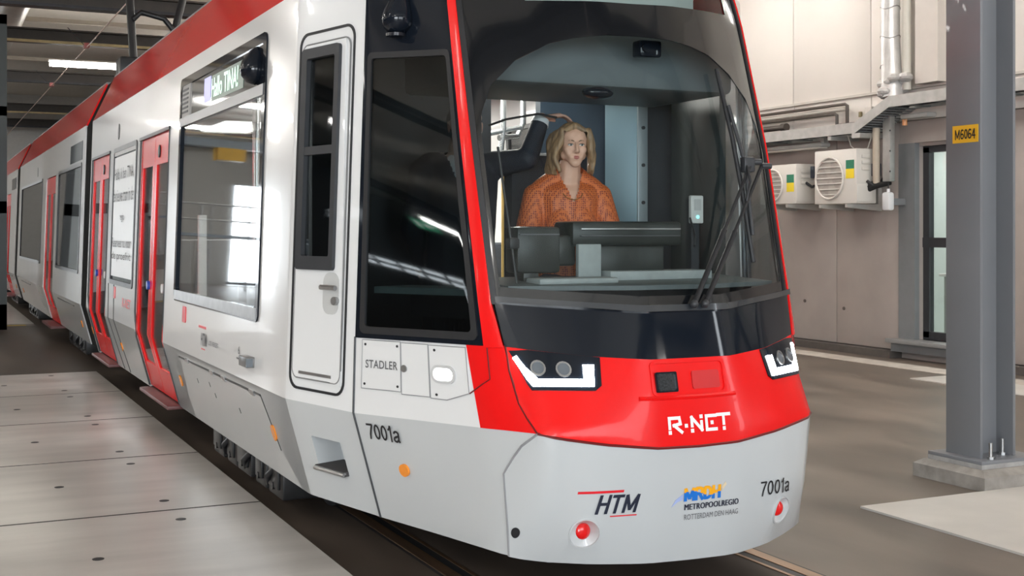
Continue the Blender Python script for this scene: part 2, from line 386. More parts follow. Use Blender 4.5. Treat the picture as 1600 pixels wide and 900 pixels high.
# right wall: dark concrete below, cream cladding panels above
taupe = M('taupe_concrete', (.41, .36, .33), .6, noise=.12, scale=2.0, bump=.05)
cream = M('cream_cladding', (.75, .70, .645), .45, noise=.04, scale=1.5)
wr = ST(MB().box((11.06, -12, 0), (11.22, -3.5, 7)).box((11.06, -2.5, 0), (11.22, 10.35, 7)).box((11.06, -3.5, 0), (11.22, -2.5, .8)).box((11.06, -3.5, 5.6), (11.22, -2.5, 7))
        .box((11.06, 11.60, 0), (11.22, 52, 7)).box((11.06, 10.35, 0), (11.22, 11.60, .25)).box((11.06, 10.35, 2.62), (11.22, 11.6, 7)).build('wall_right', taupe))
ys = [-1.6, 2.1, 5.1, 8.1, 10.35]
for a, b in zip(ys, ys[1:]): MB().box((11.0, a+.006, .10), (11.06, b-.006, 2.93), .004).build('wall_panel', taupe, wr)
ys = [11.88, 13.05, 16.0, 19.0, 22.0, 25.0, 28, 31, 34, 37, 40, 43, 46, 49, 52]
for a, b in zip(ys, ys[1:]): MB().box((11.0, a+.006, .10), (11.06, b-.006, 2.93), .004).build('wall_panel', taupe, wr)
MB().box((11.0, 10.35, 2.66), (11.06, 11.88, 2.93)).build('wall_panel', taupe, wr)
ys = [-1.6, 1.9, 3.75, 5.6, 7.45, 9.3, 10.80, 12.36, 13.92, 15.5, 17.1, 18.7, 20.3, 22, 25, 28, 31, 34, 37, 40, 43, 46, 49, 52]
for a, b in zip(ys, ys[1:]):
    MB().box((10.97, a+.007, 3.34), (11.06, b-.007, 6.9), .004).build('wall_panel', cream, wr); MB().box((10.98, a+.007, 2.94), (11.06, b-.007, 3.315), .004).build('wall_panel', cream, wr)
MB().box((10.94, -1.6, 3.315), (11.06, 52, 3.345)).build('wall_trim', M('trim_cream', (.55, .51, .46), .5, noise=.1), wr)
MB().box((10.86, -1.6, 0), (11.06, 10.3, .09)).box((10.86, 11.9, 0), (11.06, 52, .09)).build('plinth', M('plinth_dark', (.11, .095, .085), .7, noise=.3), wr)
for y, z in ((13.7, .62), (12.9, .56)): MB().cyl((11.0, y, z), (10.985, y, z), .022, n=10).build('tie_hole', M('tie_hole', (.12, .10, .09), .8, noise=.1), wr)
# window in the right wall
w1 = ST(MB().box((11.12, 10.40, .28), (11.2, 10.48, 2.60)).box((11.12, 11.50, .28), (11.2, 11.60, 2.60)).box((11.12, 10.40, .25), (11.2, 11.6, .35)).box((11.12, 10.40, 2.54), (11.2, 11.6, 2.62)).box((11.11, 10.40, 1.38), (11.2, 11.6, 1.50)).build('window_1', dark))
greyfr = M('reveal_grey', (.20, .21, .22), .45, noise=.08)
MB().box((10.985, 11.60, .22), (11.14, 11.88, 2.66)).build('window_reveal', greyfr, w1)
MB().box((10.80, 10.30, .20), (11.14, 11.92, .25), .008).build('window_sill', M('sill_grey', (.24, .24, .24), .35, noise=.1), w1); MB().box((10.9, 10.30, .09), (11.14, 11.92, .20)).build('sill_base', greyfr, w1)
for z0, z1 in ((.35, 1.38), (1.50, 2.54)): MB().box((11.15, 10.48, z0), (11.16, 11.50, z1)).build('window_pane', clear, w1)
# the lit room behind that window
room = M('office_white', (.72, .78, .76), .6, noise=.03)
wo = ST(MB().box((13.6, 8.5, 0), (13.7, 15, 3)).box((11.22, 15, 0), (13.7, 15.1, 3)).box((11.22, 8.4, 0), (13.7, 8.5, 3)).box((11.3, 8.4, -.1), (13.7, 15.1, 0)).box((11.22, 8.4, 2.9), (13.7, 15.1, 3)).build('wall_office', room))
area('office_lamp', (12.6, 12.0, 2.85), (0, 0, 0), 1.6, 4, 42, (1, .98, .95))
MB().box((13.52, 12.75, .4), (13.6, 12.9, 2.8)).box((13.52, 13.3, .4), (13.6, 13.45, 2.8)).box((13.52, 12.75, 2.7), (13.6, 13.45, 2.8)).build('door_frame', M('pine_frame', (.62, .48, .30), .5, noise=.15), wo)
cb = MB().box((12.2, 11.55, .004), (12.75, 12.35, .98), .01).build('office_cabinet', M('cabinet_grey', (.34, .37, .35), .5, noise=.06)); tag(cb, 'grey office cabinet under the green plant behind the window', 'cabinet')
MB().box((12.16, 11.5, .98), (12.8, 12.4, 1.02), .006).build('cabinet_top', M('counter_white', (.8, .8, .78), .4, noise=.04), cb)
MB().box((12.19, 11.62, .08), (12.2, 12.28, .92)).build('cabinet_door', M('cabinet_door_grey', (.28, .31, .29), .5, noise=.06), cb)
pt = MB().cyl((12.45, 11.8, 1.021), (12.45, 11.8, 1.2), .10, .13, 20).build('potted_plant', M('pot_cream', (.62, .58, .45), .5, noise=.1)); tag(pt, 'bright green leafy plant in a cream pot on the cabinet behind the window', 'plant')
leafm = M('leaf_green', (.16, .46, .05), .45, noise=.3, scale=14)
for k in range(26):
    a = k*2.4; e = .25+.5*random.random(); L = .22+.16*random.random(); d = Vector((math.cos(a)*math.cos(e), math.sin(a)*math.cos(e), math.sin(e))); b0 = Vector((12.45, 11.8, 1.19))
    w = d.cross(Vector((0, 0, 1))).normalized()*.035; p1 = b0+d*L*.5+Vector((0, 0, .05)); p2 = b0+d*L-Vector((0, 0, .05)); q = MB()
    q.face([b0, p1+w, p1]); q.face([b0, p1, p1-w]); q.face([p1, p1+w, p2]); q.face([p1, p2, p1-w]); q.build('leaf', leafm, pt, 0)

# far, back and left walls with their glazing (mostly out of frame: they light and are mirrored)
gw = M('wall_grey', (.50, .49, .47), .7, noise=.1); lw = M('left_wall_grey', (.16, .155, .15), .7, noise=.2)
def glazed(name, axis, pos, a0, a1, z0, z1, na, nz, th=.08):
    q = MB()
    for k in range(na+1):
        u = a0+(a1-a0)*k/na; q.box((u-.05, pos-th/2, z0), (u+.05, pos+th/2, z1)) if axis == 'x' else q.box((pos-th/2, u-.05, z0), (pos+th/2, u+.05, z1))
    for k in range(nz+1):
        z = z0+(z1-z0)*k/nz; q.box((a0, pos-th/2, z-.05), (a1, pos+th/2, z+.05)) if axis == 'x' else q.box((pos-th/2, a0, z-.05), (pos+th/2, a1, z+.05))
    return ST(q.build(name, dark))
ST(MB().box((-8.4, 52, 0), (11.6, 52.3, 7)).box((-13.6, 52, 4.2), (-8.4, 52.3, 7)).box((-38, 52, 0), (-13.6, 52.3, 7)).build('wall_far', gw)); glazed('window_2', 'x', 51.95, -13.6, -8.4, .1, 4.2, 4, 3)
ST(MB().box((-38, -12.3, 0), (-13, -12, 7)).box((-13, -12.3, 5.3), (-3.5, -12, 7)).box((-13, -12.3, 0), (-3.5, -12, .4)).box((7.5, -12.3, 0), (11.6, -12, 7)).box((-3.5, -12.3, 0), (-1.5, -12, 7)).box((-1.5, -12.3, 0), (7.5, -12, .5)).box((-1.5, -12.3, 5.3), (7.5, -12, 7)).build('wall_back', gw)); glazed('window_3', 'x', -11.5, -1.5, 7.5, .5, 5.3, 5, 3)
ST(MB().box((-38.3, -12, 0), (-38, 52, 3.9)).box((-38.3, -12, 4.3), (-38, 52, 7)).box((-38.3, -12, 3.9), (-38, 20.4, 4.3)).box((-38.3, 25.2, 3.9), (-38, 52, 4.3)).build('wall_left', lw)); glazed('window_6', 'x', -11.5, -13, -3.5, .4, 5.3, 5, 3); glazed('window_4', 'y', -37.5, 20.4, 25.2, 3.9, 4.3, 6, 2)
glazed('window_5', 'y', 11.15, -3.5, -2.5, .8, 5.6, 1, 3)  # unseen window, added together with the daylight at right
# ceiling with beams across the tracks
ceilm = M('ceiling_beige', (.80, .75, .67), .7, noise=.08)
ce = ST(box('ceiling', (-38.3, -12.3, 6.9), (11.6, 52.3, 7.1), ceilm))
beamm = M('beam_brown', (.055, .045, .038), .55, noise=.25); ystrip = M('beam_edge_yellow', (.45, .34, .16), .5, noise=.3)
for k, y in enumerate((-5.6, 1.6, 8.8, 16.0, 23.2, 27.6, 35.0, 44.0, 50.0)):
    b = MB().box((-38, y-.15, 5.50), (11.06, y+.15, 5.53)).box((-38, y-.012, 5.53), (11.06, y+.012, 5.76)).box((-38, y-.15, 5.76), (11.06, y+.15, 5.79)).build('ceiling_beam', beamm, ce)
    MB().box((-14, y-.52, 5.44), (11.0, y-.44, 5.49)).build('conduit', ystrip if k % 2 else dsteel, b)
for x in (-4.5, -.6, 6.5): tube('sprinkler_pipe', [(x, -10, 6.25), (x, 50, 6.25)], .06, M('pipe_grey', (.30, .29, .28), .4, .4, noise=.2), ce)
for y in (19.0, 22.6, 26.4, 30.2, 33.6, 37.2, 41): MB().box((-13, y-.03, 6.35), (10, y+.03, 6.45)).build('cable_duct', M('duct_beige', (.55, .50, .43), .5, noise=.1), ce)
for x, y in ((1.75, 25.2), (.95, 25.0)): tube('air_duct', [(x, y-1.5, 6.3), (x, y+9, 6.3)], .33, M('duct_silver', (.62, .58, .53), .35, .5, noise=.2, scale=3), ce, 16)
# luminaires: long tubes across the hall, mostly unseen and set out for their light
lum = M('tube_light', (1, 1, 1), .4, emit=30, ecol=(1, .965, .91)); hous = M('luminaire_white', (.7, .7, .7), .4, noise=.03)
first = None
LAMPS = [(x, y) for x in (-8.5, -4.2) for y in (-2.6, 4.6, 11.8, 19, 26.3, 33.4, 41)]+[(3.6, 30.2), (-6, 46), (-7.5, 36), (-10, 46)]+[(6.9, y) for y in (4.6, 8.2, 11.8, 15.4, 19, 26.3, 33.4)]+[(9.2, y) for y in (6.4, 13.6, 22)]+[(8.0, -6.2)]+[(x, y) for x in (-15, -22, -30) for y in (2, 7, 12, 17, 24)]  # lone lamps toward the far wall are added to brighten its mirror image
for x, y in LAMPS:
    if 1:
        q = MB().box((x-.95, y-.045, 5.46), (x+.95, y+.045, 5.50)); o = q.build('ceiling_light', hous)
        MB().box((x-.92, y-.065, 5.36), (x+.92, y+.065, 5.46)).build('light_tube', lum, o)
        if (x, y) == (3.6, 30.2): tag(o, 'long white tube light under the brown beams at upper left', 'light')
        else: tag(o, 'unseen tube light hanging across the hall ceiling', 'light', 'tube lights across the hall')
# contact wire with droppers
cw = tube('contact_wire', [(AX, -11, 5.18), (AX, 51, 5.18)], .011, M('wire_copper', (.62, .44, .36), .35, .6, noise=.1)); tag(cw, 'thin copper overhead wire running along the track at upper left', 'wire')
for y in (12.0, 18.4, 25.6, 32.8): tube('dropper', [(AX, y, 5.18), (AX-.35, y, 5.55)], .008, dsteel, cw); MB().box((AX-.05, y-.12, 5.17), (AX+.05, y+.12, 5.26), .01).build('wire_clamp', M('clamp_red', (.35, .08, .07), .5, noise=.2), cw)
ex = MB().box((-36.06, 19.45, 5.85), (-36.0, 20.15, 6.15), .008).build('exit_sign', M('sign_green', (.01, .42, .20), .4, emit=1.6, ecol=(.01, .55, .25))); tag(ex, 'green emergency exit sign in the hall, mirrored in the cab side window', 'sign')
sw = M('sign_white', (.9, .95, .9), .4, emit=2.2, ecol=(.9, 1, .92))
MB().box((-35.998, 19.95, 5.90), (-35.994, 20.08, 6.10)).build('door_symbol', sw, ex); MB().prism([(-35.998, 19.55, 5.96), (-35.998, 19.72, 5.96), (-35.998, 19.72, 5.90), (-35.998, 19.86, 6.0), (-35.998, 19.72, 6.10), (-35.998, 19.72, 6.04), (-35.998, 19.55, 6.04)], (.004, 0, 0)).build('arrow', sw, ex)
for y in (19.55, 20.05): MB().cyl((-36.03, y, 6.14), (-36.03, y, 6.9), .012, n=8).build('hanger_rod', dsteel, ex)
# workshop gear far down the hall, seen mirrored in the saloon windows
wk = MB().box((-9.6, 44.0, 1.9), (-4.0, 46.0, 2.0)).build('work_platform', M('platform_blue_grey', (.30, .36, .42), .5, noise=.2)); tag(wk, 'steel work platform far down the hall, mirrored in the saloon window', 'platform')
for x in (-9.5, -7.7, -5.9, -4.1):
    for y in (44.1, 45.9): MB().cyl((x, y, 0), (x, y, 3.1), .05, n=10).build('post', steel, wk)
for z in (2.5, 3.05): tube('guard_rail', [(-9.5, 44.1, z), (-4.1, 44.1, z)], .03, steel, wk)
cr = MB().box((-9.4, 40.0, 4.75), (-3.5, 40.5, 5.0)).build('crane_beam', M('platform_blue_grey', (0, 0, 0))); tag(cr, 'grey overhead crane beam with a yellow hoist, mirrored in the saloon window', 'crane'); MB().box((-6.0, 39.9, 4.35), (-5.1, 40.6, 4.74)).build('hoist', M('crane_yellow', (.80, .45, .02), .45, noise=.1), cr)
for x in (-9.3, -3.6): MB().box((x-.08, 40.15, 5.0), (x+.08, 40.35, 6.9)).build('crane_hanger', dsteel, cr)
# folded hall door leaf at the far left
d1 = ST(MB().box((-.06, 21.15, .02), (.04, 21.27, 5.0)).box((1.12, 21.15, .02), (1.24, 21.27, 5.0)).box((-.06, 21.15, .02), (1.24, 21.27, .42)).box((-.06, 21.15, 1.86), (1.24, 21.27, 2.05)).box((-.06, 21.15, 3.4), (1.24, 21.27, 3.55)).box((-.06, 21.15, 4.85), (1.24, 21.27, 5.0)).build('door_1', M('door_dark_green', (.012, .018, .016), .4, noise=.2)))
for z0, z1 in ((.42, 1.86), (2.05, 3.4), (3.55, 4.85)): MB().box((.04, 21.2, z0), (1.12, 21.22, z1)).build('door_pane', M('frosted_pane', (.52, .56, .56), .35, noise=.1), d1)

# ================================================================= steel column on its concrete foot
col = empty('steel_column', (6.08, 5.84, 0)); tag(col, 'grey steel H-section column on a concrete foot right of the tram', 'column')
colm = M('column_grey', (.19, .195, .21), .38, coat=.15, noise=.06, scale=3)
MB().box((5.93, 5.70, .165), (5.952, 5.985, 6.9), .002).build('flange', colm, col); MB().box((6.208, 5.70, .165), (6.23, 5.985, 6.9), .002).build('flange', colm, col); MB().box((5.952, 5.835, .165), (6.208, 5.85, 6.9)).build('web', colm, col)
MB().box((5.86, 5.62, .145), (6.36, 6.07, .168), .003).build('base_plate', colm, col)
MB().box((5.86, 5.62, .115), (6.36, 6.07, .146)).build('grout_bed', M('grout_grey', (.40, .39, .38), .8, noise=.3, scale=15), col)
f0 = [(5.80, 5.54), (6.42, 5.54), (6.42, 6.14), (5.80, 6.14)]; f1 = [(5.85, 5.60), (6.37, 5.60), (6.37, 6.09), (5.85, 6.09)]
q = MB(); q.mi = 0
q.prism([(x, y, 0) for x, y in f0], (0, 0, .085))
for i in range(4): q.face([(*f0[i], .085), (*f0[(i+1) % 4], .085), (*f1[(i+1) % 4], .118), (*f1[i], .118)])
q.face([(x, y, .118) for x, y in f1]); q.build('concrete_foot', bare, col)
for x, y in ((5.975, 5.66), (6.17, 5.75)): MB().cyl((x, y, .165), (x, y, .27), .012, n=10).cyl((x, y, .165), (x, y, .185), .022, n=6).build('anchor_bolt', steel, col)
sg = MB().box((5.926, 5.715, 2.135), (5.930, 5.925, 2.245)).build('number_sign', M('sign_yellow', (.88, .50, .02), .45, noise=.05), col)
stroke_text('sign_number', 'M6064', lambda a, b: Vector((5.9255, 5.905-.175*a, 2.158+.062*b)), ink, sg, .15, .10)

# ================================================================= air conditioners on the right wall
cas = M('aircon_cream', (.70, .67, .62), .4, noise=.03)
def aircon(y0, y1, z0, z1, label):
    r = empty('air_conditioner', (10.8, (y0+y1)/2, z0)); tag(r, label, 'air conditioner', 'outdoor units on the right wall')
    MB().box((10.5, y0, z0), (10.82, y1, z1), .012).build('casing', cas, r)
    h = z1-z0; cy, cz = y0+(y1-y0)*.62, z0+h*.48; R = min(h*.40, (y1-y0)*.33)
    MB().cyl((10.502, cy, cz), (10.494, cy, cz), R, n=28).build('fan_opening', M('fan_shadow', (.40, .365, .33), .6, noise=.1), r)
    g = MB()
    for k in range(7):
        z = cz-R*.8+k*R*1.6/6; w = math.sqrt(max(R*R-(z-cz)**2, 0)); g.box((10.482, cy-w, z-.006), (10.49, cy+w, z+.006))
    gr = g.build('fan_guard', cas, r); tag(gr, kind='stuff')
    tube('guard_ring', [(10.486, cy+R*math.cos(2*PI*k/24), cz+R*math.sin(2*PI*k/24)) for k in range(25)], .014, cas, r, 6)
    ga = MB()
    for k in range(3): ga.box((10.492, cy-.012, cz-.012), (10.494, cy+.012, cz+.012))
    for k in range(4):
        a = k*PI/2+.4; MB().face([(10.4925, cy+R*.15*math.cos(a), cz+R*.15*math.sin(a)), (10.4925, cy+R*.85*math.cos(a-.3), cz+R*.85*math.sin(a-.3)), (10.4925, cy+R*.85*math.cos(a+.5), cz+R*.85*math.sin(a+.5))]).build('fan_blade', M('fan_blade', (.34, .31, .28), .5, noise=.1), r, 0)
    ga.bm.free()
    ly = y0+.115
    MB().box((10.495, ly-.075, z1-.25), (10.499, ly+.075, z1-.14)).build('energy_label', M('label_green', (.02, .22, .12), .5, noise=.2, scale=60), r)
    MB().box((10.495, ly-.075, z1-.37), (10.499, ly+.075, z1-.25)).build('energy_label', M('label_yellow', (.86, .66, .02), .5, noise=.05), r)
    MB().box((10.50, y0-.012, z0+.02), (10.74, y0+.004, z0+.24), .01).build('valve_cover', cas, r)
    for k in range(3): MB().box((10.58, y0-.018, z1-.12-k*.075), (10.72, y0+.002, z1-.075-k*.075), .008).build('side_grip', cas, r)
    MB().box((10.74, y0-.07, z0+.34), (10.84, y0+.02, z0+.50), .01).build('isolator_switch', M('switch_blue_grey', (.05, .06, .085), .4, noise=.1), r)
    tube('pipe_bend', [(10.66, y0-.01, z0+.28), (10.70, y0-.08, z0+.22), (10.78, y0-.10, z0+.25), (10.9, y0-.06, z0+.33)], .02, rubber, r)
    for y in (y0+.12, y1-.18):
        MB().prism([(10.44, y-.02, z0-.005), (10.98, y-.02, z0-.005), (10.98, y-.02, z0-.09), (10.44, y-.02, z0-.05)], (0, .04, 0)).build('bracket_arm', M('bracket_grey', (.50, .49, .46), .4, .3, noise=.1), r)
    MB().box((10.94, y0+.10, z0-.09), (11.0, y0+.14, z0+.30)).build('bracket_upright', M('bracket_grey', (0, 0, 0)), r)
aircon(12.09, 12.89, 1.925, 2.61, 'larger cream outdoor air conditioner beside the beige pipes')
aircon(13.27, 14.05, 1.945, 2.475, 'smaller cream outdoor air conditioner partly hidden by the tram nose')

# ================================================================= cable tray with its ramp
zinc = M('zinc', (.50, .50, .48), .38, .55, noise=.2, scale=10)
ct = empty('cable_tray', (10.75, 12, 2.95)); tag(ct, 'galvanised cable tray with a sloping step along the right wall', 'cable tray')
pth = [(50.0, 2.80), (12.15, 2.80), (11.55, 3.07), (-1.4, 3.07)]
for x in (10.52, 10.95):
    q = MB()
    for (a, za), (b, zb) in zip(pth, pth[1:]): q.prism([(x, a, za), (x, b, zb), (x, b, zb+.135), (x, a, za+.135)], (.012, 0, 0))
    q.build('tray_side', zinc, ct)
for (a, za), (b, zb), n in ((pth[0], pth[1], 70), (pth[1], pth[2], 11), (pth[2], pth[3], 28)):
    for k in range(n):
        f = (k+.5)/n; y = a+(b-a)*f; z = za+(zb-za)*f; MB().box((10.53, y-.026, z+.004), (10.95, y+.026, z+.02)).build('rung', M('zinc_dull', (.22, .23, .23), .5, .4, noise=.2), ct)
q = MB()
for i, x in enumerate((10.60, 10.68, 10.77, 10.86)): q.tube([(x, 50, 2.86), (x, 12.15, 2.86), (x, 11.55, 3.13), (x, -1.4, 3.13)], .028+.006*(i % 2), 8)
cbl = q.build('cable', M('cable_dark', (.06, .06, .065), .5, noise=.2), ct); tag(cbl, kind='stuff')
for y in (14.6, 12.6, 10.6, 8.2): MB().box((10.5, y-.03, pth[1][1]-.06 if y > 12 else 3.08), (10.96, y+.03, pth[1][1]-.01 if y > 12 else 3.14)).build('tray_bracket', zinc, ct)
MB().box((10.52, 12.05, 2.74), (10.95, 12.2, 2.80)).build('tray_joint', zinc, ct)
# foil-wrapped duct standing on the tray, white pipe beside it
foil = M('foil', (.74, .72, .70), .32, .35, noise=.25, scale=7, bump=.5)
pts = [(10.78, 11.76, 3.22), (10.78, 11.78, 3.5), (10.78, 11.80, 4.0), (10.78, 11.80, 5.2), (10.78, 11.80, 6.88)]
q = MB().tube(pts, [.145, .125, .115, .115, .115], 18); fd = q.build('foil_duct', foil); tag(fd, 'crinkled silver foil duct rising from the cable tray', 'duct')
for k in range(9): z = 3.6+k*.36; tube('tape_band', [(10.78+.118*math.cos(2*PI*i/16), 11.80+.118*math.sin(2*PI*i/16), z+.02*math.sin(i+k)) for i in range(17)], .006, M('tape_grey', (.35, .34, .33), .4, .5, noise=.2), fd, 5)
for k in range(14):
    a = random.random()*6.28; rz = .05+.05*random.random(); MB().sph((10.76+.10*math.cos(a), 11.70+.16*math.sin(a), 3.26+.22*random.random()), rz, (1, 1.1, .7), 7).build('foil_crumple', foil, fd, 25)
wpipe = tube('white_pipe', [(10.86, 11.60, 3.3), (10.86, 11.60, 6.88)], .055, M('pipe_cream', (.66, .63, .56), .4, noise=.05), None, 14); tag(wpipe, 'plain cream pipe standing right of the foil duct', 'pipe')
wrib = MB().box((10.82, 11.05, 3.35), (10.97, 11.42, 6.9)).build('pilaster', M('rib_cream', (.60, .55, .50), .5, noise=.05)); tag(wrib, 'flat cream pilaster on the wall right of the white pipe', 'pilaster')
# drop pipes under the step
bp1 = tube('beige_pipe', [(10.72, 11.98, 2.86), (10.72, 11.98, 2.30), (10.74, 12.0, 2.18)], .045, M('pipe_beige', (.52, .45, .36), .5, noise=.1), None, 12); tag(bp1, 'beige drop pipe under the tray, left of the grey conduit', 'pipe')
cn = MB().box((10.72, 11.74, 2.19), (10.80, 11.87, 3.0), .006).build('grey_conduit', zinc); tag(cn, 'flat grey steel conduit under the tray beside the beige pipe', 'conduit')
for z in (2.3, 2.55, 2.8): MB().box((10.71, 11.72, z), (10.715, 11.74, z+.02)).build('clip', dark, cn)
bk = MB().tube([(10.74, 12.02, 2.17), (10.70, 12.12, 2.12), (10.66, 12.2, 2.04), (10.62, 12.28, 2.0)], .05, 8).tube([(10.78, 11.8, 2.18), (10.72, 11.98, 2.14), (10.7, 12.1, 2.10)], .035, 8).build('pipe_insulation', M('insulation_black', (.012, .012, .012), .8, noise=.3, scale=20)); tag(bk, 'torn black pipe insulation below the beige drop pipe', 'pipe')
sn = MB().box((10.70, 11.74, 1.83), (10.80, 11.87, 2.06), .03).cyl((10.75, 11.80, 2.05), (10.75, 11.80, 2.10), .02).build('sensor_box', M('sensor_white', (.72, .73, .75), .35, noise=.03)); tag(sn, 'small white rounded box hanging on a cable beside the window', 'sensor')
tube('sensor_cable', [(10.75, 11.80, 2.09), (10.75, 11.80, 2.2)], .006, rubber, sn); MB().box((10.79, 11.76, 1.9), (11.0, 11.84, 1.98)).build('sensor_bracket', greyfr, sn)
# refrigerant pipes with their loops, wall lamp, switch box
brn = M('pipe_brown', (.075, .06, .05), .45, noise=.2); pst = M('pipe_pale', (.58, .54, .48), .4, noise=.1)
rp = MB().tube([(10.86, 50, 3.12), (10.86, 12.92, 3.12), (10.86, 12.88, 3.10), (10.86, 12.88, 2.97)], .022, 8).tube([(10.86, 50, 3.23), (10.86, 12.72, 3.23), (10.86, 12.68, 3.21), (10.86, 12.68, 2.97)], .022, 8).tube([(10.86, 12.90, 2.965), (10.86, 12.52, 2.965)], .02, 8).build('refrigerant_pipes', brn)
rp.name = 'refrigerant_pipe'; tag(rp, 'dark brown pipe run bending down onto the lower tray', 'pipe')
pp = tube('pale_pipe', [(10.90, 50, 3.175), (10.90, 12.74, 3.175)], .03, pst); tag(pp, 'pale pipe running between the two dark brown pipes', 'pipe')
sp_ = tube('pipe_stub', [(10.84, 18, 3.02), (10.84, 13.95, 3.02)], .04, brn); tag(sp_, 'short capped brown pipe end above the lower tray', 'pipe'); MB().cyl((10.84, 14.0, 3.02), (10.84, 13.9, 3.02), .055).build('pipe_cap', brn, sp_)
wl = MB().box((10.70, 13.0, 2.69), (10.86, 14.9, 2.75), .02).build('batten_light', M('batten_grey', (.42, .42, .40), .4, noise=.1)); tag(wl, 'grey batten light under the cable tray above the air conditioners', 'light')
MB().box((10.71, 13.05, 2.675), (10.85, 14.85, 2.692), .006).build('light_diffuser', M('batten_diffuser', (.75, .72, .66), .4, noise=.03), wl); MB().box((10.74, 13.0, 2.74), (10.82, 13.06, 2.87)).build('hanger', zinc, wl)  # the diffuser is unlit, plain cream
wl2 = MB().box((10.70, 11.1, 2.93), (10.86, 11.55, 2.99), .02).build('tube_holder', M('batten_grey', (0, 0, 0))); tag(wl2, 'short grey conduit fitting under the upper tray near the column', 'conduit'); MB().cyl((10.78, 11.55, 2.86), (10.78, 11.55, 2.95), .03).build('orange_lens', M('lens_orange', (.75, .35, .15), .3, noise=.05), wl2)
sb = MB().box((10.82, 12.18, 3.02), (10.97, 12.30, 3.15), .008).build('switch_box', M('switch_cream', (.62, .58, .53), .4, noise=.05)); tag(sb, 'small cream and black switch box with red label by the foil duct', 'switch box')
MB().box((10.84, 12.05, 3.03), (10.96, 12.17, 3.14), .006).build('breaker', ink, sb); MB().box((10.835, 12.03, 3.09), (10.842, 12.13, 3.13)).build('red_label', M('sticker_red2', (.7, .05, .06), .4, noise=.05), sb); MB().box((10.83, 11.9, 3.04), (10.96, 12.05, 3.16), .006).build('breaker', dark, sb)
hk = MB().box((10.94, 12.52, 3.05), (10.975, 12.56, 3.12), .005).build('coat_hook', M('hook_brass', (.3, .25, .15), .5, .5, noise=.2)); tag(hk, 'small dark hook on the cream wall beside the pipe bend', 'hook')
lc = tube('loose_cable', [(10.7, 12.5, 2.86), (10.68, 12.4, 2.66), (10.68, 12.28, 2.585), (10.69, 12.1, 2.62), (10.7, 12.02, 2.80)], .008, M('cable_pale', (.5, .47, .42), .5, noise=.1), None, 6); tag(lc, 'thin pale cable looping above the larger air conditioner', 'cable')
# ================================================================= THE TRAM
tram = empty('tram', (AX, 4.4, 0))
tag(tram, 'red, white and light grey articulated tram with lit headlights on the depot track', 'tram')
def T(name, loops, m, off=0.0, th=.012, parent=tram, **k): return skin(name, loops, m, parent, off, th, **k)
def carbody(s0, s1, doors, wins, left_cols=None, zmin=.27, right_wins=None, skirt_gap=()):
    """One straight section: white side, grey skirt, red roof fairing, both sides, with real openings."""
    def cells(op):
        xs = sorted({s0, s1}|{a for o in op for a in o[:2]}); W_, G_ = [], []
        for a, b in zip(xs, xs[1:]):
            o = [q for q in op if q[0] <= a+1e-4 and q[1] >= b-1e-4]
            if not o: W_.append(rect(a, b, .755, 2.77)); G_.append((a, b)); continue
            z0, z1 = o[0][2:4]
            if z0 > .755: W_.append(rect(a, b, .755, z0)); G_.append((a, b))
            W_.append(rect(a, b, z1, 2.77))
        return W_, G_
    for mir in (False, True):
        op = (doors+wins) if not mir else (wins if right_wins is None else right_wins)
        W_, G_ = cells(op); T('body_side', W_, white, th=.03, mir=mir)
        sk = []
        for a, b in G_:
            for ga, gb in sorted(skirt_gap):
                if ga >= a-1e-4 and gb <= b+1e-4 and not mir:
                    if ga > a+1e-3: sk.append(rect(a, ga, zmin, .755))
                    a = gb
            if b > a+1e-3: sk.append(rect(a, b, zmin, .755))
        for L in sk: T('skirt_panel', [L], lgrey, th=.02, mir=mir)
        T('roof_fairing', [rect(s0, s1, 2.77, 3.27)], rred, th=.03, mir=mir)
    y0, y1 = 6.01-s1, 6.01-s0
    box('roof', (AX-1.03, max(y0, 6.0), 3.24), (AX+1.03, y1, 3.272), M('roof_grey', (.25, .25, .26), .6, noise=.2), tram)
    box('ceiling_lining', (AX-1.2, y0+.1, 2.66), (AX+1.2, y1, 2.70), intr, tram)
    box('floor_pan', (AX-1.16, y0, .29), (AX+1.16, y1, .44), intd, tram)
def window(s0, s1, z0, z1, mir=False, pane=None, fr=.03, m=dark):
    f = T('window_frame', ring(rr(s0-.012, s1+.012, z0-.012, z1+.012, .05), rr(s0+fr, s1-fr, z0+fr, z1-fr, .03)), m, .008, .03, mir=mir)
    T('window_pane', [rect(s0+fr*.5, s1-fr*.5, z0+fr*.5, z1-fr*.5)], pane or tint, -.004, .006, parent=f, mir=mir)
    return f
# ---- first section
DO = [(-7.98, -6.62, .28, 2.345), (-4.76, -3.42, .28, 2.345)]
WI = [(-6.33, -4.95, 1.095, 2.35), (-3.0, -.58, 1.10, 2.64)]
carbody(-8.12, 0.0, DO, WI, right_wins=[(-8.0, -6.8, 1.10, 2.4), (-6.4, -4.9, 1.1, 2.4), (-4.6, -3.2, 1.1, 2.4), (-2.9, -1.4, 1.1, 2.4), (-1.2, -.2, 1.1, 2.4)],
        skirt_gap=[(-3.42, 0.0)])
for a, b in ((-8.0, -6.8), (-6.4, -4.9), (-4.6, -3.2), (-2.9, -1.4), (-1.2, -.2)): window(a, b, 1.1, 2.4, True)
for L in ([[(-3.42, .27), (-2.83, .27), (-2.90, .40), (-2.82, .705), (-2.82, .755), (-3.42, .755)]], [rect(-2.82, -.53, .712, .755)], [[(-.53, .755), (-.53, .712), (-.384, .433), (-.14, .27), (0, .27), (0, .755)]]):
    T('skirt_panel', L, lgrey, th=.02)
bs = T('bogie_cover', [[(-2.87, .40), (-.40, .415), (-.545, .692), (-2.80, .692)]], lgrey, -.002, .015)
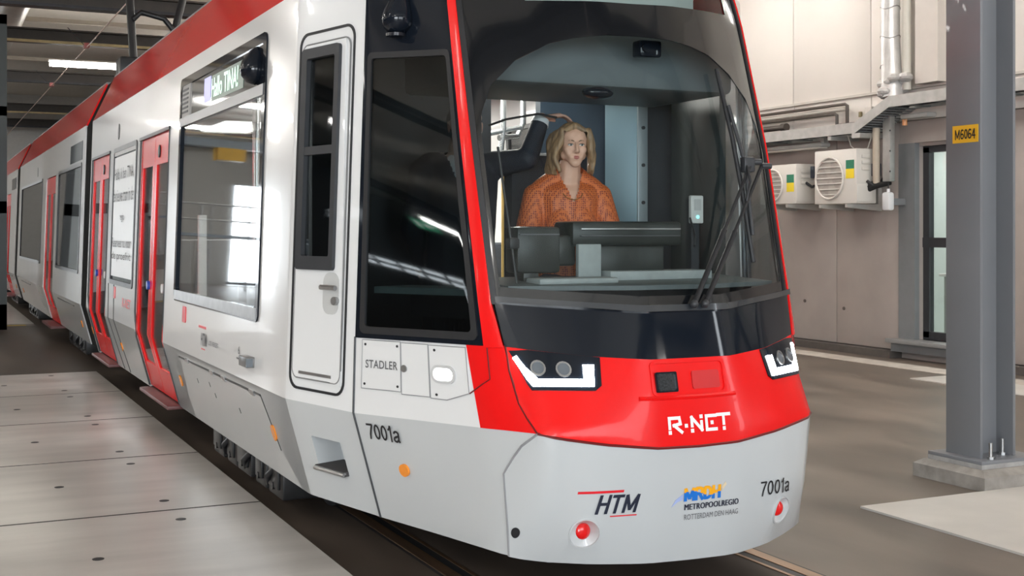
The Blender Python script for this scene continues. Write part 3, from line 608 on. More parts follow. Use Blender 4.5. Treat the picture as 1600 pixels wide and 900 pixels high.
for s in (-2.55, -1.75, -1.42, -.72): T('hinge', [rect(s-.05, s+.05, .688, .716)], steel, .008, .012, parent=bs)
skin_line('seam', [(-2.83, .702), (-.53, .706)], .007, rubber, bs)
skin_line('seam', [(-.53, .702), (-.385, .43)], .004, dark, bs)
for s, z in ((-2.35, .60), (-1.85, .56), (-1.2, .55), (-1.95, .62)): skin_line('latch', [(s, z), (s+.012, z-.03)], .003, dsteel, bs)
# passenger doors: two red leaves each, glass above and below the fold
for a, b in ((-7.98, -6.62), (-4.76, -3.42)):
    mid = (a+b)/2
    for i, (p, q) in enumerate(((a+.01, mid-.006), (mid+.006, b-.01))):
        hole = [(p+.09, .50), (q-.09, .50), (q-.09, 2.10), (p+.09, 2.10)]
        l = T('door_leaf', ring(rect(p, q, .285, 2.335), hole), red, -.01, .03)
        T('door_glass', [hole], tint, -.02, .006, parent=l)
        if i: disc('door_sensor', (p+q)/2-.12, 2.2, .035, ink, l, 0, .01, 1.4)
        d = MB().cyl(S(q-.05, 1.15)+Vector((.02, 0, 0)), S(q-.05, 1.15)+Vector((-.012, 0, 0)), .035, n=14)
        d.build('door_button', M('button_blue', (.03, .10, .5), .3, noise=.05) if i == 0 else M('sticker_white', (.8, .8, .8), .4, noise=.05), l)
        skin_line('handrail', [((p+q)/2-.03, .78), ((p+q)/2-.03, 1.9)], .016, M('handrail_red', (.6, .02, .02), .3, noise=.05), l, -.09)
    T('door_header', [rect(a-.02, b+.02, 2.335, 2.36)], rubber, .012, .03)
    box('door_step', (S(a, .28).x-.09, 6.01-b+.02, .245), (S(a, .28).x+.10, 6.01-a-.02, .275), M('step_plate', (.20, .085, .085), .5, .2, noise=.3), tram, .008)
    skin_line('door_seal', [(a, .285), (a, 2.34)], .008, rubber, tram); skin_line('door_seal', [(b, .285), (b, 2.34)], .008, rubber, tram)
    box('door_interior_panel', (AX-1.06, 6.01-b, .44), (AX-1.0, 6.01-b+.04, 1.7), intr, tram)
# poster window between the doors
pw = window(-6.33, -4.95, 1.095, 2.35)
ps = T('window_poster', [rect(-6.27, -5.01, 1.16, 2.27)], M('poster_white', (.74, .75, .75), .35, noise=.03), .002, .004, parent=pw)
T('vent_strip', [rect(-6.28, -5.0, 2.285, 2.335)], intr, .004, .006, parent=pw)
grey_ink = M('grey_print', (.13, .13, .14), .6, noise=.1)
for t, a, b, z0, z1 in (('Hallo, ik ben TINA,', -6.2, -5.06, 2.04, 2.16), ('de nieuwe tram in de', -6.24, -5.03, 1.85, 1.97), ('regio.', -5.78, -5.52, 1.66, 1.74),
                        ('Reserveer nu voor', -6.22, -5.08, 1.43, 1.52), ('de proefrit', -6.22, -5.08, 1.30, 1.39)):
    skin_text('poster_text', t, a, b, z0, z1, grey_ink, pw, .009)
# big saloon window with the display above it
bw = T('window_frame', ring(rr(-3.0, -.57, 1.09, 2.655, .05), [p for p in rr(-2.94, -.63, 1.165, 2.60, .03)]), black, .010, .035)
T('window_pane', [rect(-2.96, -.61, 1.15, 2.345)], clear, -.004, .006, parent=bw)
T('frame_rail', [rect(-2.97, -.60, 2.315, 2.375)], M('rail_grey', (.14, .14, .15), .35, .4, noise=.1), .014, .02, parent=bw)
T('frame_rail', [rect(-2.97, -.60, 1.10, 1.165)], steel, .014, .02, parent=bw)
T('display_glass', [rect(-2.62, -.61, 2.375, 2.62)], black, .002, .008, parent=bw)
lv = T('vent_grille', [rect(-2.955, -2.66, 2.375, 2.62)], M('vent_grey', (.33, .32, .31), .5, noise=.08), .006, .012, parent=bw)
for k in range(6): T('louvre', [rect(-2.93, -2.72, 2.405+k*.031, 2.419+k*.031)], ink, .009, .004, parent=bw)
T('display_screen', [rect(-2.20, -2.0, 2.415, 2.575)], M('screen_violet', (.3, .3, .7), .4, emit=.4, ecol=(.42, .42, .85)), .004, .003, parent=bw)
T('display_screen', [rect(-1.97, -1.10, 2.405, 2.57)], M('screen_dim', (.06, .09, .07), .4, emit=.05, ecol=(.5, .8, .6)), .004, .003, parent=bw)
skin_text('display_text', 'Hallo TINA!', -1.95, -1.22, 2.425, 2.55, M('screen_text', (.8, 1, .9), .4, emit=.62, ecol=(.62, .95, .75)), bw, .009, .012)
cb_ = MB(); hull(cb_.bm, S(-.79, 2.55)+Vector((0, 0, 0)), .05, S(-.79, 2.47)+Vector((-.015, 0, 0)), .085); cb_._fin(cb_.bm.verts, True); cm = cb_.build('side_camera', black, bw, 60)
# small things on the white side
T('reflector', [rr(-3.07, -3.0, .47, .55, .03)], orange, .008, .01); T('reflector', [rr(-.475, -.405, .475, .56, .03)], orange, .008, .01)
T('reflector', [rr(-5.95, -5.88, .47, .55, .03)], orange, .008, .01); T('reflector', [rr(-8.09, -8.02, .47, .55, .03)], orange, .008, .01)
for s in (-2.62, -6.0):
    T('red_release_cover', [rr(s-.06, s+.06, .955, 1.065, .02)], M('sticker_red', (.75, .01, .02), .35, noise=.05), .004, .006)
skin_text('line_sign', 'R-NET', -5.48, -5.0, .905, .985, M('sticker_red', (0, 0, 0)), tram, .004, .02)
T('logo_bar', [rect(-2.12, -1.90, .958, .974)], M('sticker_red', (0, 0, 0)), .003, .002); T('logo_bar', [rect(-2.02, -1.91, .826, .832)], M('sticker_red', (0, 0, 0)), .003, .002)
skin_text('side_logo', 'HTM', -2.03, -1.86, .85, .93, grey_ink, tram, .004, .02)
skin_text('side_note', 'LOS VERZET', -1.80, -1.52, .87, .898, grey_ink, tram, .004)
skin_text('jack_mark', '6', -1.005, -.965, .885, .93, grey_ink, tram, .004); T('jack_mark_bar', [rect(-1.04, -.93, .855, .864)], grey_ink, .003, .002)
MB().box(S(-.72, .87)+Vector((-.045, -.09, -.028)), S(-.72, .87)+Vector((.02, .09, .028)), .006).build('side_marker_lamp', M('lamp_housing', (.20, .20, .20), .35, .3, noise=.1), tram)
MB().box(S(-.72, .87)+Vector((-.047, -.092, -.022)), S(-.72, .87)+Vector((-.01, -.088, .022))).build('marker_lens', dimlens, tram)
disc('speaker_hole', -6.08, 2.51, .05, ink, tram, .004, .006, 1.5)
for s in (-6.42, -6.05): skin_line('panel_seam', [(s, 1.08), (s+.05, .755), (s+.25, .28)], .006, dark, tram)
# ---- cab side, from the taper to the nose
T('body_side', [rect(0, .11, .755, 2.77), rect(.11, .42, .755, 1.41), rect(.11, .42, 2.445, 2.77), rect(.42, .62, .755, 2.77)], white, 0, .03)
T('roof_fairing', [rect(0, 1.335, 2.77, 3.27)], rred, -.002, .03); T('roof_fairing', [rect(0, 1.335, 2.77, 3.27)], rred, -.002, .03, mir=True)
st = rr(.165, .43, .43, .59, .035)
T('skirt_panel', [rect(0, .165, .27, .755), rect(.43, .62, .27, .755), rect(.165, .43, .59, .755), rect(.165, .43, .27, .43)], lgrey, 0, .02)
# boarding step let into the skirt
fs = T('boarding_step', ring(rect(.160, .435, .425, .595), st), lgrey, .002, .02) if False else None
def pocket(name, s0, s1, z0, z1, depth, m, parent):
    n = SN((s0+s1)/2, (z0+z1)/2); n = Vector((n.x, n.y, 0)).normalized(); a = [S(s, z) for s, z in rect(s0, s1, z0, z1)]; b = [p-n*depth for p in a]
    q = MB()
    for i in range(4): q.face([a[i], a[(i+1) % 4], b[(i+1) % 4], b[i]])
    q.face(b); return q.build(name, m, parent)
bst = pocket('boarding_step', .165, .43, .43, .59, .16, lgrey, tram)
e0, e1 = S(.165, .43), S(.43, .43); n_ = SN(.3, .43); n_ = Vector((n_.x, n_.y, 0)).normalized()
MB().prism([e0+n_*.03, e1+n_*.03, e1-n_*.15, e0-n_*.15], (0, 0, .022)).build('step_tread', M('tread_dark', (.07, .065, .065), .8, noise=.4, scale=60), bst)
MB().tube([e0+n_*.03+Vector((0, 0, .008)), e1+n_*.03+Vector((0, 0, .008))], .012, 8).build('step_edge', steel, bst)
# cab door leaf
lf = T('cab_door', [[(.075, .875), (.11, .875), (.11, 2.48), (.075, 2.48)], rect(.11, .42, .875, 1.41), rect(.11, .42, 2.445, 2.48), [(.42, .86), (.51, .86), (.465, 2.48), (.42, 2.48)]], white, .010, .02)
gro = rr(.04, .535, .815, 2.545, .07, 6); gri = rr(.052, .523, .827, 2.533, .062, 6)
T('door_seal', ring(gro, gri), rubber, .006, .008, parent=lf)
T('door_seal', ring(rr(.072, .508, .868, 2.487, .05, 5), rr(.077, .503, .873, 2.482, .047, 5)), M('seal_grey', (.25, .25, .25), .5, noise=.1), .012, .008, parent=lf)
wf = T('door_window_frame', ring(rr(.095, .432, 1.395, 2.46, .02), rr(.145, .395, 1.46, 2.41, .012)), dark, .030, .035, parent=lf)
T('door_window_frame', [rect(.14, .40, 1.945, 1.985)], dark, .028, .02, parent=lf)
T('door_window_pane', [rect(.14, .40, 1.45, 2.42)], sidedim, .004, .006, parent=lf)
T('handle_recess', [rr(.335, .475, 1.19, 1.385, .05)], M('recess_grey', (.55, .55, .54), .35, noise=.05), .012, .004, parent=lf)
skin_line('door_handle', [(.345, 1.315), (.475, 1.315)], .013, steel, lf, .035)
MB().cyl(S(.455, 1.255)+SN(.455, 1.255)*.01, S(.455, 1.255)+SN(.455, 1.255)*.03, .02).build('door_lock', steel, lf)
T('kick_strip', [rect(.14, .43, .892, .906)], steel, .014, .006, parent=lf)
# seam before the nose module, white side panel, hatches
skin_line('panel_seam', [(.625, .27), (.62, .755), (.615, 1.10)], .006, dark, tram, .001)
T('body_side', [[(.62, .755), (.62, 1.097), (1.245, 1.097), (1.278, .755)]], white, 0, .03)
T('skirt_panel', [[(.62, .27), (.62, .755), (1.278, .755), (1.50, .757), (1.45, .70), (1.40, .60), (1.388, .575), (1.425, .235), (1.0, .255)]], lgrey, 0, .02)
pn = [('service_hatch', rect(.672, .893, .872, 1.09)), ('service_hatch', rect(.897, 1.045, .862, 1.087)), ('service_hatch', [(1.049, .858), (1.13, .856), (1.243, .893), (1.243, 1.085), (1.049, 1.085)])]
for i, (n, L) in enumerate(pn):
    h = T(n, [L], white, .006, .012)
    skin_line('hatch_seam', L+[L[0]], .0022, M('seam_grey', (0, 0, 0)), h, .006)
    ss = [(.69, 1.07), (.875, 1.07), (.69, .893), (.875, .893)] if i == 0 else ([(1.08, 1.065), (1.08, .875)] if i == 2 else [])
    for s, z in ss: disc('screw', s, z, .006, ink, h, .008, .004, n=8)
    if i == 1: disc('hatch_lock', .913, .975, .016, steel, h, .012, .008)
    if i == 0: skin_text('maker_lettering', 'STADLER', .695, .878, .965, 1.002, M('grey_lettering', (.12, .12, .125), .5, noise=.05), h, .0085, .012, 0, 1.05)
    if i == 2:
        lp = T('side_lamp', ring(rr(1.06, 1.185, .925, 1.003, .038), rr(1.072, 1.173, .937, .991, .026)), M('lamp_rim', (.6, .6, .6), .3, noise=.05), .014, .014, parent=tram)
        T('lamp_lens', [rr(1.07, 1.175, .935, .993, .027)], M('lamp_lit', (1, 1, 1), .3, emit=3.2, ecol=(1, 1, .97)), .010, .008, parent=lp)
stroke_text('car_number', '7001a', on_skin(.685, .868, .645, .715, .004), ink, tram, .135, .09)
disc('reflector', .86, .52, .027, orange, tram, .010, .01, 1.05)
# black window surround, window, pillar
for mir in (False, True):
    T('window_surround', [rect(.62, 1.337, 1.097, 1.135), rect(.62, .672, 1.135, 2.375), rect(1.285, 1.337, 1.135, 2.375), rect(.62, 1.337, 2.375, 2.78)], black, .006, .03, mir=mir)
    T('window_gasket', ring(rr(.655, 1.315, 1.118, 2.39, .03), rr(.685, 1.285, 1.15, 2.362, .02)), rubber, .012, .02, mir=mir)
    T('side_window_pane', [rect(.67, 1.29, 1.13, 2.38)], sidelit if mir else sidedim, .004, .006, mir=mir)
    T('corner_pillar', [rect(1.337, 1.396, 1.09, 3.1)], red, .014, .03, mir=mir)
    T('windscreen_gasket', [rect(1.396, 1.425, 1.27, 3.1)], rubber, .008, .03, mir=mir)
    T('corner_panel', [[(1.247, 1.097), (1.280, .755), (1.50, .757), (1.445, .87), (1.41, 1.0), (1.40, 1.10)]], red, .004, .03, mir=mir)
    skin_line('corner_seam', [(1.403, 1.10), (1.412, 1.0), (1.447, .87), (1.50, .757)], .006, M('seam_red', (.15, .005, .005), .5, noise=.1), tram, .004, mir=mir)
    skin_line('hatch_seam', [(1.245, .893), (1.30, .93), (1.345, .96), (1.345, 1.09)], .003, M('seam_red', (0, 0, 0)), tram, .005, mir=mir)
T('body_side', [rect(0, .62, .755, 2.77)], white, 0, .03, mir=True)
T('body_side', [[(.62, .755), (.62, 1.097), (1.245, 1.097), (1.278, .755)]], white, 0, .03, mir=True)
T('skirt_panel', [rect(0, .62, .27, .755)], lgrey, 0, .02, mir=True); T('skirt_panel', [[(.62, .27), (.62, .755), (1.278, .755), (1.50, .757), (1.45, .70), (1.40, .60), (1.388, .575), (1.425, .235), (1.0, .255)]], lgrey, 0, .02, mir=True)
p0 = S(.93, 2.56)+SN(.93, 2.54)*.0
nb = SN(.93, 2.56); hc = MB(); hull(hc.bm, p0+Vector((0, 0, .12)), .03, p0+nb*.035-Vector((0, 0, .03)), .075); hc._fin(hc.bm.verts, True); hc = hc.build('mirror_camera', black, tram, 60)
MB().cyl(p0+nb*.05-Vector((0, 0, .098)), p0+nb*.05-Vector((0, 0, .112)), .045, n=18).build('camera_lens', M('camera_glass_dark', (.02, .02, .025), .1, noise=.1), hc)
# ---- nose
topc = [(1.50, .757), (1.62, .735), (1.80, .707), (2.02, .684), (2.22, .68), (2.42, .684), (2.64, .707), (2.82, .735), (2.94, .757)]
hoodc = [(1.40, 1.095), (1.52, 1.082), (1.76, 1.057), (2.02, 1.042), (2.42, 1.042), (2.68, 1.057), (2.92, 1.082), (3.04, 1.095)]
wsc = [(1.42, 1.275), (1.76, 1.252), (2.02, 1.234), (2.42, 1.234), (2.68, 1.252), (3.02, 1.275)]
LA, LB, LZ, LR = 1.715, 2.735, .342, .058
def arc_(c, a0, a1, n=10): return [(c+LR*math.cos(math.radians(a0+(a1-a0)*k/n)), LZ+LR*math.sin(math.radians(a0+(a1-a0)*k/n))) for k in range(n+1)]
T('bumper', [[(1.425, .232), (1.60, .212), (LA, .2066)]+arc_(LA, 270, 90)+[(LA, .7203), (1.62, .735), (1.50, .757), (1.45, .70), (1.40, .60), (1.388, .575)],
    [(LA, .2066), (1.94, .196), (2.22, .188), (2.5, .182), (LB, .1944)]+arc_(LB, 270, 90)+[(LB, .7218), (2.64, .707), (2.42, .684), (2.22, .68), (2.02, .684), (1.80, .707), (LA, .7203)]+arc_(LA, 90, -90),
    [(LB, .1944), (2.84, .2), (3.015, .226), (3.052, .575), (3.04, .6), (2.99, .70), (2.94, .757), (2.82, .735), (LB, .7218)]+arc_(LB, 90, -90)], lgrey, .006, .03)
skin_line('bumper_seam', [(1.50, .757), (1.45, .70), (1.40, .60), (1.388, .575), (1.425, .235)], .005, M('seam_grey', (.3, .3, .31), .5, noise=.1), tram, .006)
T('front_panel', [topc+[(2.995, .87), (3.03, 1.0)]+hoodc[::-1]+[(1.41, 1.0), (1.445, .87)]], red, .008, .03)
skin_line('front_seam', topc, .006, M('seam_red', (0, 0, 0)), tram, .008)
T('hood_panel', [hoodc+[(3.03, 1.27)]+wsc[::-1]+[(1.41, 1.27)]], black, .010, .03)
T('hood_ledge', [wsc+[(s, z+.026) for s, z in wsc[::-1]]], M('ledge_black', (.03, .034, .04), .2, coat=.5, noise=.05), .03, .04)
AR = [(1.445, 1.95), (1.455, 2.09), (1.508, 2.222), (1.626, 2.336), (1.78, 2.414), (1.9, 2.443), (2.06, 2.462), (2.22, 2.466), (2.38, 2.462), (2.54, 2.443), (2.66, 2.414), (2.814, 2.336), (2.932, 2.222), (2.985, 2.09), (2.995, 1.95)]
fr_ = M('frit_black', (.008, .009, .011), .10, coat=.4, noise=.15, scale=3)
T('windscreen_frit', [AR[:8]+[(2.22, 2.622), (1.70, 2.615), (1.62, 3.1), (1.42, 3.1), (1.42, 1.95)], AR[7:]+[(3.02, 1.95), (3.02, 3.1), (2.96, 3.1), (2.90, 2.648), (2.22, 2.622)]], fr_, .0, .004)
for z0 in (1.27,):
    T('windscreen_frit', [wsc+[(s, z+.07) for s, z in wsc[::-1]]], fr_, .0, .004); T('windscreen_frit', [rect(1.42, 1.447, 1.33, 1.96)], fr_, .0, .004); T('windscreen_frit', [rect(2.99, 3.02, 1.33, 1.96)], fr_, .0, .004)
ws = T('windscreen', [wsc+[(3.02, 3.1), (1.42, 3.1)]], wsglass, -.004, .0)
T('nose_roof', [rect(1.337, 3.103, 3.1, 3.3)], red, .006, .03)
q = MB(); rows = []
for k in range(13):
    s = -0.0+2.22*k/12; a, b = S(s, 3.27), S(4.44-s, 3.27); rows.append((a, b))
for (a, b), (c, d) in zip(rows, rows[1:]): q.face([a, b, d, c])
q.build('roof', rred, tram)
# recessed coupler panel, camera window, plate
T('coupler_cover', ring(rr(2.012, 2.376, .893, 1.033, .02), rr(2.022, 2.366, .903, 1.023, .018)), red, .014, .01)
cmw = T('front_camera', ring(rr(2.03, 2.13, .907, .988, .006), rr(2.036, 2.124, .913, .982, .006)), black, .020, .015)
T('camera_glass', [rect(2.034, 2.126, .911, .984)], M('camera_glass_grey', (.04, .045, .05), .15, coat=.5, noise=.6, scale=150), .012, .004, parent=cmw)
T('cover_plate', [rr(2.205, 2.342, .915, .988, .01)], M('plate_red', (.62, .012, .014), .3, coat=.3, noise=.05), .016, .012)
skin_line('cover_crease', [(1.95, .885), (2.22, .883), (2.42, .885)], .010, red, tram, .010)
# headlights
for mir in (False, True):
    hl = T('headlight', [[(1.412, 1.078), (1.515, .922), (1.765, .922), (1.792, .94), (1.802, 1.052), (1.76, 1.056), (1.52, 1.08)]], black, .013, .012, mir=mir)
    T('light_strip', [[(1.428, 1.048), (1.450, 1.058), (1.548, .965), (1.725, .965), (1.728, 1.022), (1.772, 1.022), (1.762, .937), (1.522, .937)]], ledwhite, .018, .006, parent=hl, mir=mir)
    for s, z in ((1.552, 1.008), (1.652, 1.004)):
        L = T('projector_lens', ring([(s+.031*math.cos(2*PI*k/16), z+.031*math.sin(2*PI*k/16)) for k in range(16)], [(s+.024*math.cos(2*PI*k/16), z+.024*math.sin(2*PI*k/16)) for k in range(16)]), steel, .018, .008, parent=hl, mir=mir)
        T('projector_glass', [[(s+.024*math.cos(2*PI*k/12), z+.024*math.sin(2*PI*k/12)) for k in range(12)]], dimlens, .015, .005, parent=hl, mir=mir)
# red lamps in their cones
for s in (LA, LB):
    n = SN(s, LZ); fwd = Vector((0, -1, 0)); rim = [S(a, z)+SN(a, z)*.004 for a, z in arc_(s, 0, 360, 28)[:-1]]; c = S(s, LZ)-n*.010-fwd*.014
    r0 = .034; u = Vector((1, 0, 0)); w = Vector((0, 0, 1)); inner = [c+u*r0*math.cos(2*PI*k/28)*(1)+w*r0*math.sin(2*PI*k/28) for k in range(28)]
    q = MB()
    for k in range(28): q.face([rim[k], rim[(k+1) % 28], inner[(k+1) % 28], inner[k]])
    bmesh.ops.remove_doubles(q.bm, verts=q.bm.verts, dist=1e-5)
    for f in q.bm.faces: f.smooth = True
    cone = q.build('tail_lamp_cone', M('cone_grey', (.62, .63, .64), .22, coat=.5, noise=.05), tram)
    lens = MB().sph(c, .034, (1, .45, 1), 20).build('tail_lamp_lens', M('lens_red', (.80, .012, .012), .2, coat=.4, noise=.1, scale=60), cone)
    T('lamp_rim', ring(arc_(s, 0, 360, 28)[:-1], [(s+(a-s)*1.12, LZ+(z-LZ)*1.12) for a, z in arc_(s, 0, 360, 28)[:-1]]), lgrey, .010, .008, parent=cone)
disc('tow_hole', 1.446, .337, .017, ink, tram, .009, .004, 1.3)
# front lettering
stroke_text('car_number', '7001a', on_skin(2.572, 2.77, .428, .492, .009), ink, tram, .12, .09)
stroke_text('operator_logo', 'HTM', on_skin(1.748, 1.93, .426, .500, .009, .28), M('navy_print', (.012, .016, .035), .4, noise=.05), tram, .17, .08)
T('logo_bar', [[(1.672, .510), (1.872, .510), (1.874, .520), (1.674, .520)]], M('sticker_red', (0, 0, 0)), .009, .001)
T('logo_bar', [rect(1.815, 1.935, .410, .4145)], M('sticker_red', (0, 0, 0)), .009, .001)
stroke_text('region_logo', 'MRDH', on_skin(2.156, 2.338, .452, .505, .009), [M('logo_blue', (.01, .17, .62), .4, noise=.05), M('logo_orange', (.95, .42, .01), .4, noise=.05)], tram, .24, .02,
            lambda u, v: 1 if v > .52+.24*math.sin(PI*.15+u*2*PI*.95) else 0)
T('logo_swoosh', [[(2.095, .43), (2.115, .46), (2.15, .482), (2.15, .458), (2.125, .45)]], M('logo_pale_blue', (.36, .44, .72), .5, noise=.05), .009, .001)
T('logo_swoosh', [[(2.345, .478), (2.368, .505), (2.362, .517), (2.345, .498)]], M('logo_pale_orange', (.75, .62, .42), .5, noise=.05), .009, .001)
skin_text('region_name', 'METROPOOLREGIO', 2.16, 2.437, .412, .437, M('navy_print', (0, 0, 0)), tram, .009, 0, 0, 1.08, .0013)
skin_text('region_name', 'ROTTERDAM DEN HAAG', 2.16, 2.437, .370, .393, grey_ink, tram, .009)
# R-NET, in open strokes with dots
def stroke(pts, w=.0135):
    out = []
    for (a, b), (c, d) in zip(pts, pts[1:]):
        L = math.hypot(c-a, d-b); ux, uy = (c-a)/L*w/2, (d-b)/L*w/2
        out.append([(a-ux+uy, b-uy-ux), (c+ux+uy, d+uy-ux), (c+ux-uy, d+uy+ux), (a-ux-uy, b-uy+ux)])
    return out
def dot(a, b, w=.0155): return [rect(a-w/2, a+w/2, b-w/2, b+w/2)]
s_, z_ = 2.078, .742
ST = stroke([(0, .018), (0, .058), (.048, .058), (.052, .034), (.02, .028)])+stroke([(.022, .028), (.056, 0)])+dot(0, 0)+dot(.080, .024)
ST += dot(.108, .002)+stroke([(.108, .022), (.108, .056), (.155, .004), (.155, .036)])+dot(.155, .058)
ST += stroke([(.228, .058), (.180, .058), (.180, .002), (.228, .002)])+dot(.208, .030)+stroke([(.238, .060), (.298, .060)])+stroke([(.268, .058), (.268, .022)])+dot(.268, .002)
for L in ST:
    pass
def lift(L): return [(s_+a, z_+b) for a, b in L]
bmr = bmesh.new()
for k, L in enumerate(ST):
    bmr.faces.new([bmr.verts.new(S(s_+a, z_+b)+SN(s_+a, z_+b)*(.0115+.0001*k)) for a, b in L])
me = bpy.data.meshes.new('line_sign'); bmr.to_mesh(me); bmr.free(); link('line_sign', me, wht_print, tram)
# ---- wipers
def sp(s, z, o): return S(s, z)+SN(s, z)*o
wp = MB().tube([sp(2.663, 2.333, .03), sp(2.67, 2.0, .035), sp(2.68, 1.7, .035), sp(2.686, 1.431, .03)], .011).build('wiper_blade', rubber, tram)
tube('wiper_spine', [sp(2.668, 2.15, .05), sp(2.69, 1.88, .065), sp(2.684, 1.55, .05)], .009, dark, wp)
MB().box(sp(2.70, 1.87, .07)-Vector((.03, .02, .035)), sp(2.70, 1.87, .07)+Vector((.03, .02, .035)), .008).build('blade_clamp', dark, wp)
tube('wiper_hose', [sp(2.68, 1.86, .08), sp(2.66, 1.78, .1), sp(2.65, 1.70, .07)], .006, rubber, wp)
for a, b in (((2.246, 1.255), (2.714, 1.88)), ((2.302, 1.255), (2.80, 1.865))):
    pa, pb = sp(*a, .05), sp(*b, .085); w_ = MB().cyl(pa, pa.lerp(pb, .5), .012).cyl(pa.lerp(pb, .5), pb, .008).build('wiper_arm', rubber, tram)
    MB().sph(pa, .018).build('arm_pivot', dark, w_)
    MB().cyl(pb, pb+Vector((.045, -.01, .0)), .014).build('arm_end', dark, w_)
# ---- gangways, further sections, under-floor gear
def bellows(y0, y1):
    q = MB(); n = 9
    for k in range(n):
        a = y0+(y1-y0)*k/n; w = (y1-y0)/n
        pr = [(AX-1.19, .30), (AX-1.312, .755), (AX-1.245, 2.75), (AX-1.02, 3.24), (AX+1.02, 3.24), (AX+1.245, 2.75), (AX+1.312, .755), (AX+1.19, .30)]
        q.prism([(x, a+w*.08, z) for x, z in pr], (0, w*.84, 0))
    g = q.build('gangway_bellows', M('bellows_black', (.006, .006, .006), .9, noise=.2, spec=.1), tram); tag(g, kind='stuff')
    box('gangway_floor', (AX-.9, y0-.1, .32), (AX+.9, y1+.1, .46), intd, tram)
bellows(14.71, 15.05) if False else bellows(14.13, 14.72)
def far_section(y0, y1, doors, wins):
    s0, s1 = 6.01-y1, 6.01-y0; D = [(6.01-b, 6.01-a, .28, 2.345) for a, b in doors]; Wn = [(6.01-b, 6.01-a, 1.10, 2.36) for a, b in wins]
    carbody(s0, s1, D, Wn, zmin=.30)
    for a, b, c, d in Wn: window(a, b, c, d); window(a, b, c, d, True)
    for a, b, c, d in D:
        mid = (a+b)/2
        for p, q in ((a+.01, mid-.006), (mid+.006, b-.01)):
            hole = rect(p+.09, q-.09, .5, 2.1); l = T('door_leaf', ring(rect(p, q, .285, 2.335), hole), red, -.01, .03); T('door_glass', [hole], tint, -.02, .006, parent=l)
        box('door_step', (S(a, .28).x-.14, 6.01-b+.02, .245), (S(a, .28).x+.1, 6.01-a-.02, .275), M('step_plate', (0, 0, 0)), tram)
    T('display_glass', [rect(s1-1.5, s1-.25, 2.40, 2.62)], black, .004, .008)
    for s in (s0+.8, s1-.35): T('reflector', [rr(s-.04, s+.04, .47, .55, .03)], orange, .008, .01)
    disc('speaker_hole', s0+3.9, 2.51, .05, ink, tram, .004, .006, 1.5)
    skin_line('panel_seam', [(s0+1.0, .70), (s0+3.0, .70)], .008, rubber, tram); skin_line('panel_seam', [(s1-2.6, .70), (s1-.7, .70)], .008, rubber, tram)
    for k in range(7):
        y = y0+.7+k*(y1-y0-1.4)/6; box('roof_box_lamp', (AX-1.12, y-.18, 3.03), (AX-1.09, y+.18, 3.10), steel, tram) if False else None
far_section(14.72, 24.85, [(18.0, 19.4)], [(15.0, 17.6), (20.0, 24.2)])
bellows(24.85, 25.55)
far_section(25.55, 34.2, [(27.2, 28.6), (30.2, 31.6)], [(28.9, 30.0), (31.9, 33.8)])
bellows(34.2, 34.8)
far_section(34.8, 43.0, [(36.5, 37.9)], [(38.4, 42.5)])
def bogie(y):
    b = MB().box((AX-1.08, y-1.15, .26), (AX-.92, y+1.15, .40), .02).build('bogie_frame', dsteel, tram)
    for yy in (y-.85, y+.85):
        for sx in (-1, 1):
            w = MB().cyl((AX+sx*.70, yy, .31), (AX+sx*.83, yy, .31), .305, n=28).cyl((AX+sx*.83, yy, .31), (AX+sx*.90, yy, .31), .10, n=16).build('wheel', dsteel, b)
        MB().cyl((AX-.98, yy, .31), (AX-1.10, yy, .31), .12, n=18).build('axle_box', dsteel, b)
    for k, (L, zt) in enumerate(((.30, .40), (.24, .36), (.34, .42), (.26, .38), (.30, .41))):
        a = y-1.12+k*.36; q = MB().box((AX-1.17, a, .11), (AX-.90, a+L, zt), .015).box((AX-1.185, a+.05, .16), (AX-1.165, a+L-.05, zt-.06), .006)
        for dz in (.17, zt-.07): q.cyl((AX-1.19, a+L*.5, dz), (AX-1.16, a+L*.5, dz), .02, n=8)
        q.build('track_brake', M('brake_black', (.016, .016, .017), .4, .2, noise=.4, scale=12), b)
    for k in range(3): tube('brake_hose', [(AX-1.15, y-1.0+k*.55, .30), (AX-1.20, y-.92+k*.55, .22), (AX-1.16, y-.8+k*.55, .15)], .018, rubber, b)
for y in (7.75, 16.6, 23.2, 28.0, 33.0, 37.0): bogie(y)
MB().box((AX-.5, 4.8, .13), (AX+.5, 6.4, .24), .03).build('underbody', M('underbody_black', (.012, .012, .012), .8, noise=.3), tram)
MB().box((AX-.80, 4.95, .22), (AX+.80, 6.6, .44), .03).build('underbody', M('underbody_black', (0, 0, 0)), tram)
# pantograph on the second section
pg = MB().box((2.35, 15.6, 3.40), (3.5, 16.7, 3.46), .01).box((2.3, 15.9, 3.46), (2.5, 16.3, 3.68), .02).build('pantograph', dsteel, tram)
black_arm = M('pantograph_black', (.012, .012, .014), .4, noise=.1)
tube('lower_arm', [(2.40, 16.0, 3.72), (2.36, 16.3, 5.2)], .052, black_arm, pg); tube('lower_arm', [(2.78, 16.0, 3.62), (3.22, 16.3, 5.2)], .048, black_arm, pg)
tube('cross_bar', [(2.40, 16.05, 4.22), (2.50, 16.05, 4.32), (2.78, 16.05, 4.26), (2.90, 16.05, 4.12)], .035, black_arm, pg)
MB().box((1.95, 16.2, 5.08), (3.95, 16.45, 5.14), .015).build('contact_strip', dsteel, pg)
MB().box((2.22, 15.9, 3.33), (2.66, 16.25, 3.74), .03).build('drive_box', black_arm, pg)
